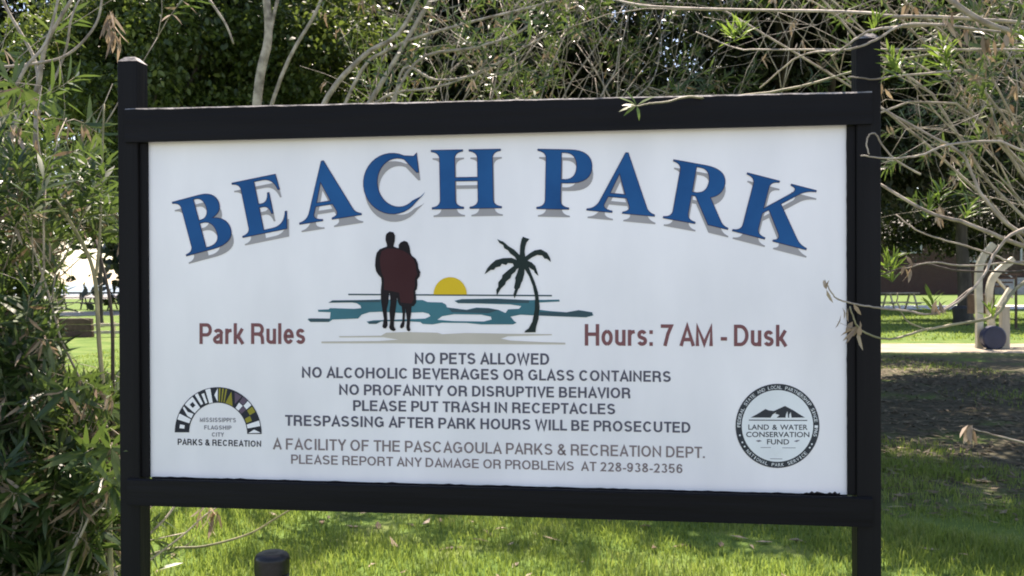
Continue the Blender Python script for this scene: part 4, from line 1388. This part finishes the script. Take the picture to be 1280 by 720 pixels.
# slim pole right of it
p = at(1270, 405, 30)
t_ = empty('pole', (p.x, p.y, 0)); tag(t_, 'thin dark pole on the lawn right of the playground frame', 'pole')
mb = MB(); mb.tube([(0, 0, -.05), (0, 0, at(1270, 338, 30).z - .05), (0, 0, at(1270, 338, 30).z)], [.045, .04, .015], 8); mb.build('shaft', m_brown, t_)
mb = MB(); mb.tube([(0, 0, 0), (0, 0, .03)], [.12, .10], 10); mb.build('base_plate', m_brown, t_)

# dark litter bin left of the frame
p = at(1202, 406, 33)
t_ = empty('litter_bin', (p.x, p.y, 0)); tag(t_, 'squat black bin at the foot of the dark tree trunk', 'bin')
m_bin = surf('dark_bin', (.012, .012, .012), (.02, .02, .019), 5, .6)
mb = MB(); lathe(mb, [(.27, 0), (.31, .55)], 20); mb.build('body', m_bin, t_)
mb = MB(); lathe(mb, [(.33, .552), (.33, .60), (.25, .68), (.06, .70)], 20); mb.build('lid', m_bin, t_)


# picnic tables
def picnic_table(loc, rz, label, mt, L=1.9, hgt=.76):
    t = empty('picnic_table', loc, rz)
    tag(t, label, 'table', 'picnic tables in the park')
    mb = MB()
    for k in range(5): mb.box(-L / 2, L / 2, -.37 + k * .15, -.24 + k * .15, hgt - .045, hgt)
    mb.build('tabletop', mt, t)
    for s in (-1, 1):
        mb = MB()
        for k in range(2): mb.box(-L / 2, L / 2, s * .70 - .13 + k * .135, s * .70 + k * .135 - .005, .40, .445)
        mb.build('bench', mt, t)
        for e in (-1, 1):
            mb = MB()
            x = e * L * .36
            mb.tube([(x, s * .62, 0), (x, s * .18, hgt - .05)], .05, 4)
            mb.build('leg', mt, t)
        mb = MB()
        mb.box(s * L * .36 - .03 + .06 * s, s * L * .36 + .03 + .06 * s, -.78, .78, .34, .395)
        mb.build('crossbar', mt, t)
    return t


m_dk = surf('dark_timber', (.022, .02, .018), (.045, .04, .036), 6, .7)
q = at(92, 386, 57); picnic_table((q.x, q.y, 0), .1, 'dark picnic table before the sea, left one beside the leafy shrub', m_dk, 1.75)
q = at(128, 386, 56); picnic_table((q.x, q.y, 0), -.06, 'dark picnic table before the sea, right one close to the sign post', m_dk, 1.75)
q = at(1125, 388, 50); picnic_table((q.x, q.y, 0), .15, 'pale topped picnic table just right of the sign post', m_tan, 1.9, .95)
# rail fence along the beach
ft = empty('rail_fence', (at(100, 380, 88).x, 88, 0)); tag(ft, 'low dark rail fence along the beach behind the picnic tables', 'fence')
mb = MB(); mb.box(-10, 6, -.06, .06, .62, .80); mb.build('top_rail', m_dk, ft)
for k in range(9):
    mb = MB(); mb.box(-10 + k * 2 - .09, -10 + k * 2 + .09, .065, .24, -.1, .78, 0, .01); mb.build('post', m_dk, ft)
# low timber edging on the lawn
q = at(100, 421, 27.5)
lw = empty('timber_edging', (q.x, q.y, 0)); tag(lw, 'low brown timber edging on the lawn below the picnic tables', 'edging')
for k in range(3):
    mb = MB(); mb.box(-1.6 + k * .02, .40 - k * .015, -.09, .09, .005 + k * .19, .185 + k * .19, 0, .015); mb.build('timber', m_brown, lw)
for k, (z, l_) in enumerate(((.10, 1.5), (.32, 1.3))):
    mb = MB(); mb.box(.43, .43 + l_, -.05, .05, z, z + .09, 0, .01); mb.build('rail', m_tan, lw)
mb = MB(); mb.box(.9, 1.0, .055, .15, 0, .45); mb.build('stake', m_tan, lw)

# ------------------------------------------------------------------ brick house on the right
YH = 105.0
h0 = at(1130, 371, YH)
hs = empty('brick_house', (h0.x, YH, 0))
hs.scale = (2.2, 2.2, 1.75)
tag(hs, 'dark red brick house beyond the lawn, right of the sign', 'house')


def brick_mat():
    m, n, l = new_mat('red_brick')
    p = n['Principled BSDF']; p.inputs['Roughness'].default_value = .9
    b = n.new('ShaderNodeTexBrick')
    b.inputs['Scale'].default_value = 4.5
    b.inputs['Color1'].default_value = (.085, .032, .023, 1); b.inputs['Color2'].default_value = (.055, .022, .017, 1); b.inputs['Mortar'].default_value = (.14, .12, .10, 1)
    tc = n.new('ShaderNodeTexCoord'); mp = n.new('ShaderNodeMapping'); mp.inputs['Rotation'].default_value = (R_(90), 0, 0)
    l.new(tc.outputs['Object'], mp.inputs[0]); l.new(mp.outputs[0], b.inputs[0]); l.new(b.outputs[0], p.inputs['Base Color'])
    return m


m_br = brick_mat()
mb = MB(); mb.box(-3.5, 13, 0, 8, 0, 4.6); wall = mb.build('wall', m_br, hs)
mb = MB()
mb.add([(-4.1, -.9, 4.605), (13.6, -.9, 4.605), (13.6, 8.9, 4.605), (-4.1, 8.9, 4.605), (-.5, 4, 7.2), (10, 4, 7.2)], [(0, 1, 5, 4), (1, 2, 5), (2, 3, 4, 5), (3, 0, 4), (3, 2, 1, 0)])
mb.build('roof', surf('grey_shingle', (.022, .02, .018), (.04, .037, .034), 9, .95), hs)
m_gl, n_, l_ = new_mat('window_glass'); n_['Principled BSDF'].inputs['Base Color'].default_value = (.03, .035, .04, 1); n_['Principled BSDF'].inputs['Roughness'].default_value = .08
m_tr = surf('grey_trim', (.42, .43, .44), (.55, .56, .57), 3, .6)
for x, z0, z1, w_ in ((.35, 2.8, 4.2, .9), (3.6, 2.2, 4.0, 1.0), (6.6, 2.2, 4.0, 1.0), (-2.2, 2.2, 4.0, .9)):
    wi = mesh_obj('window', *(lambda b: (b.v, b.f))((lambda b: (b.box(x - w_ / 2, x + w_ / 2, -.03, -.005, z0, z1), b)[1])(MB())), m_gl, hs)
    mb = MB()
    for a in ((x - w_ / 2 - .1, x - w_ / 2, z0 - .1, z1 + .1), (x + w_ / 2, x + w_ / 2 + .1, z0 - .1, z1 + .1), (x - w_ / 2, x + w_ / 2, z1, z1 + .1), (x - w_ / 2, x + w_ / 2, z0 - .1, z0), (x - .02, x + .02, z0, z1)):
        mb.box(a[0], a[1], -.08, -.035, a[2], a[3])
    mb.build('frame', m_tr, wi)
for k in range(6):
    pass
mb = MB()
for k in range(6): mb.box(4.7, 6.3, -2.0 + k * .32, -.01, k * .18 + .01, k * .18 + .18)
mb.build('steps', surf('concrete', (.35, .34, .32), (.5, .49, .46), 4, .9), hs)
for x in (4.6, 6.4):
    mb = MB(); mb.tube([(x, -2.1, 0), (x, -2.1, .95), (x, -.1, 2.0), (x, -.1, 1.1)], .04, 8); mb.build('handrail', m_white, hs)
mb = MB(); mb.box(5.0, 6.0, -.04, -.006, 1.1, 3.2); mb.build('door', m_brown, hs)
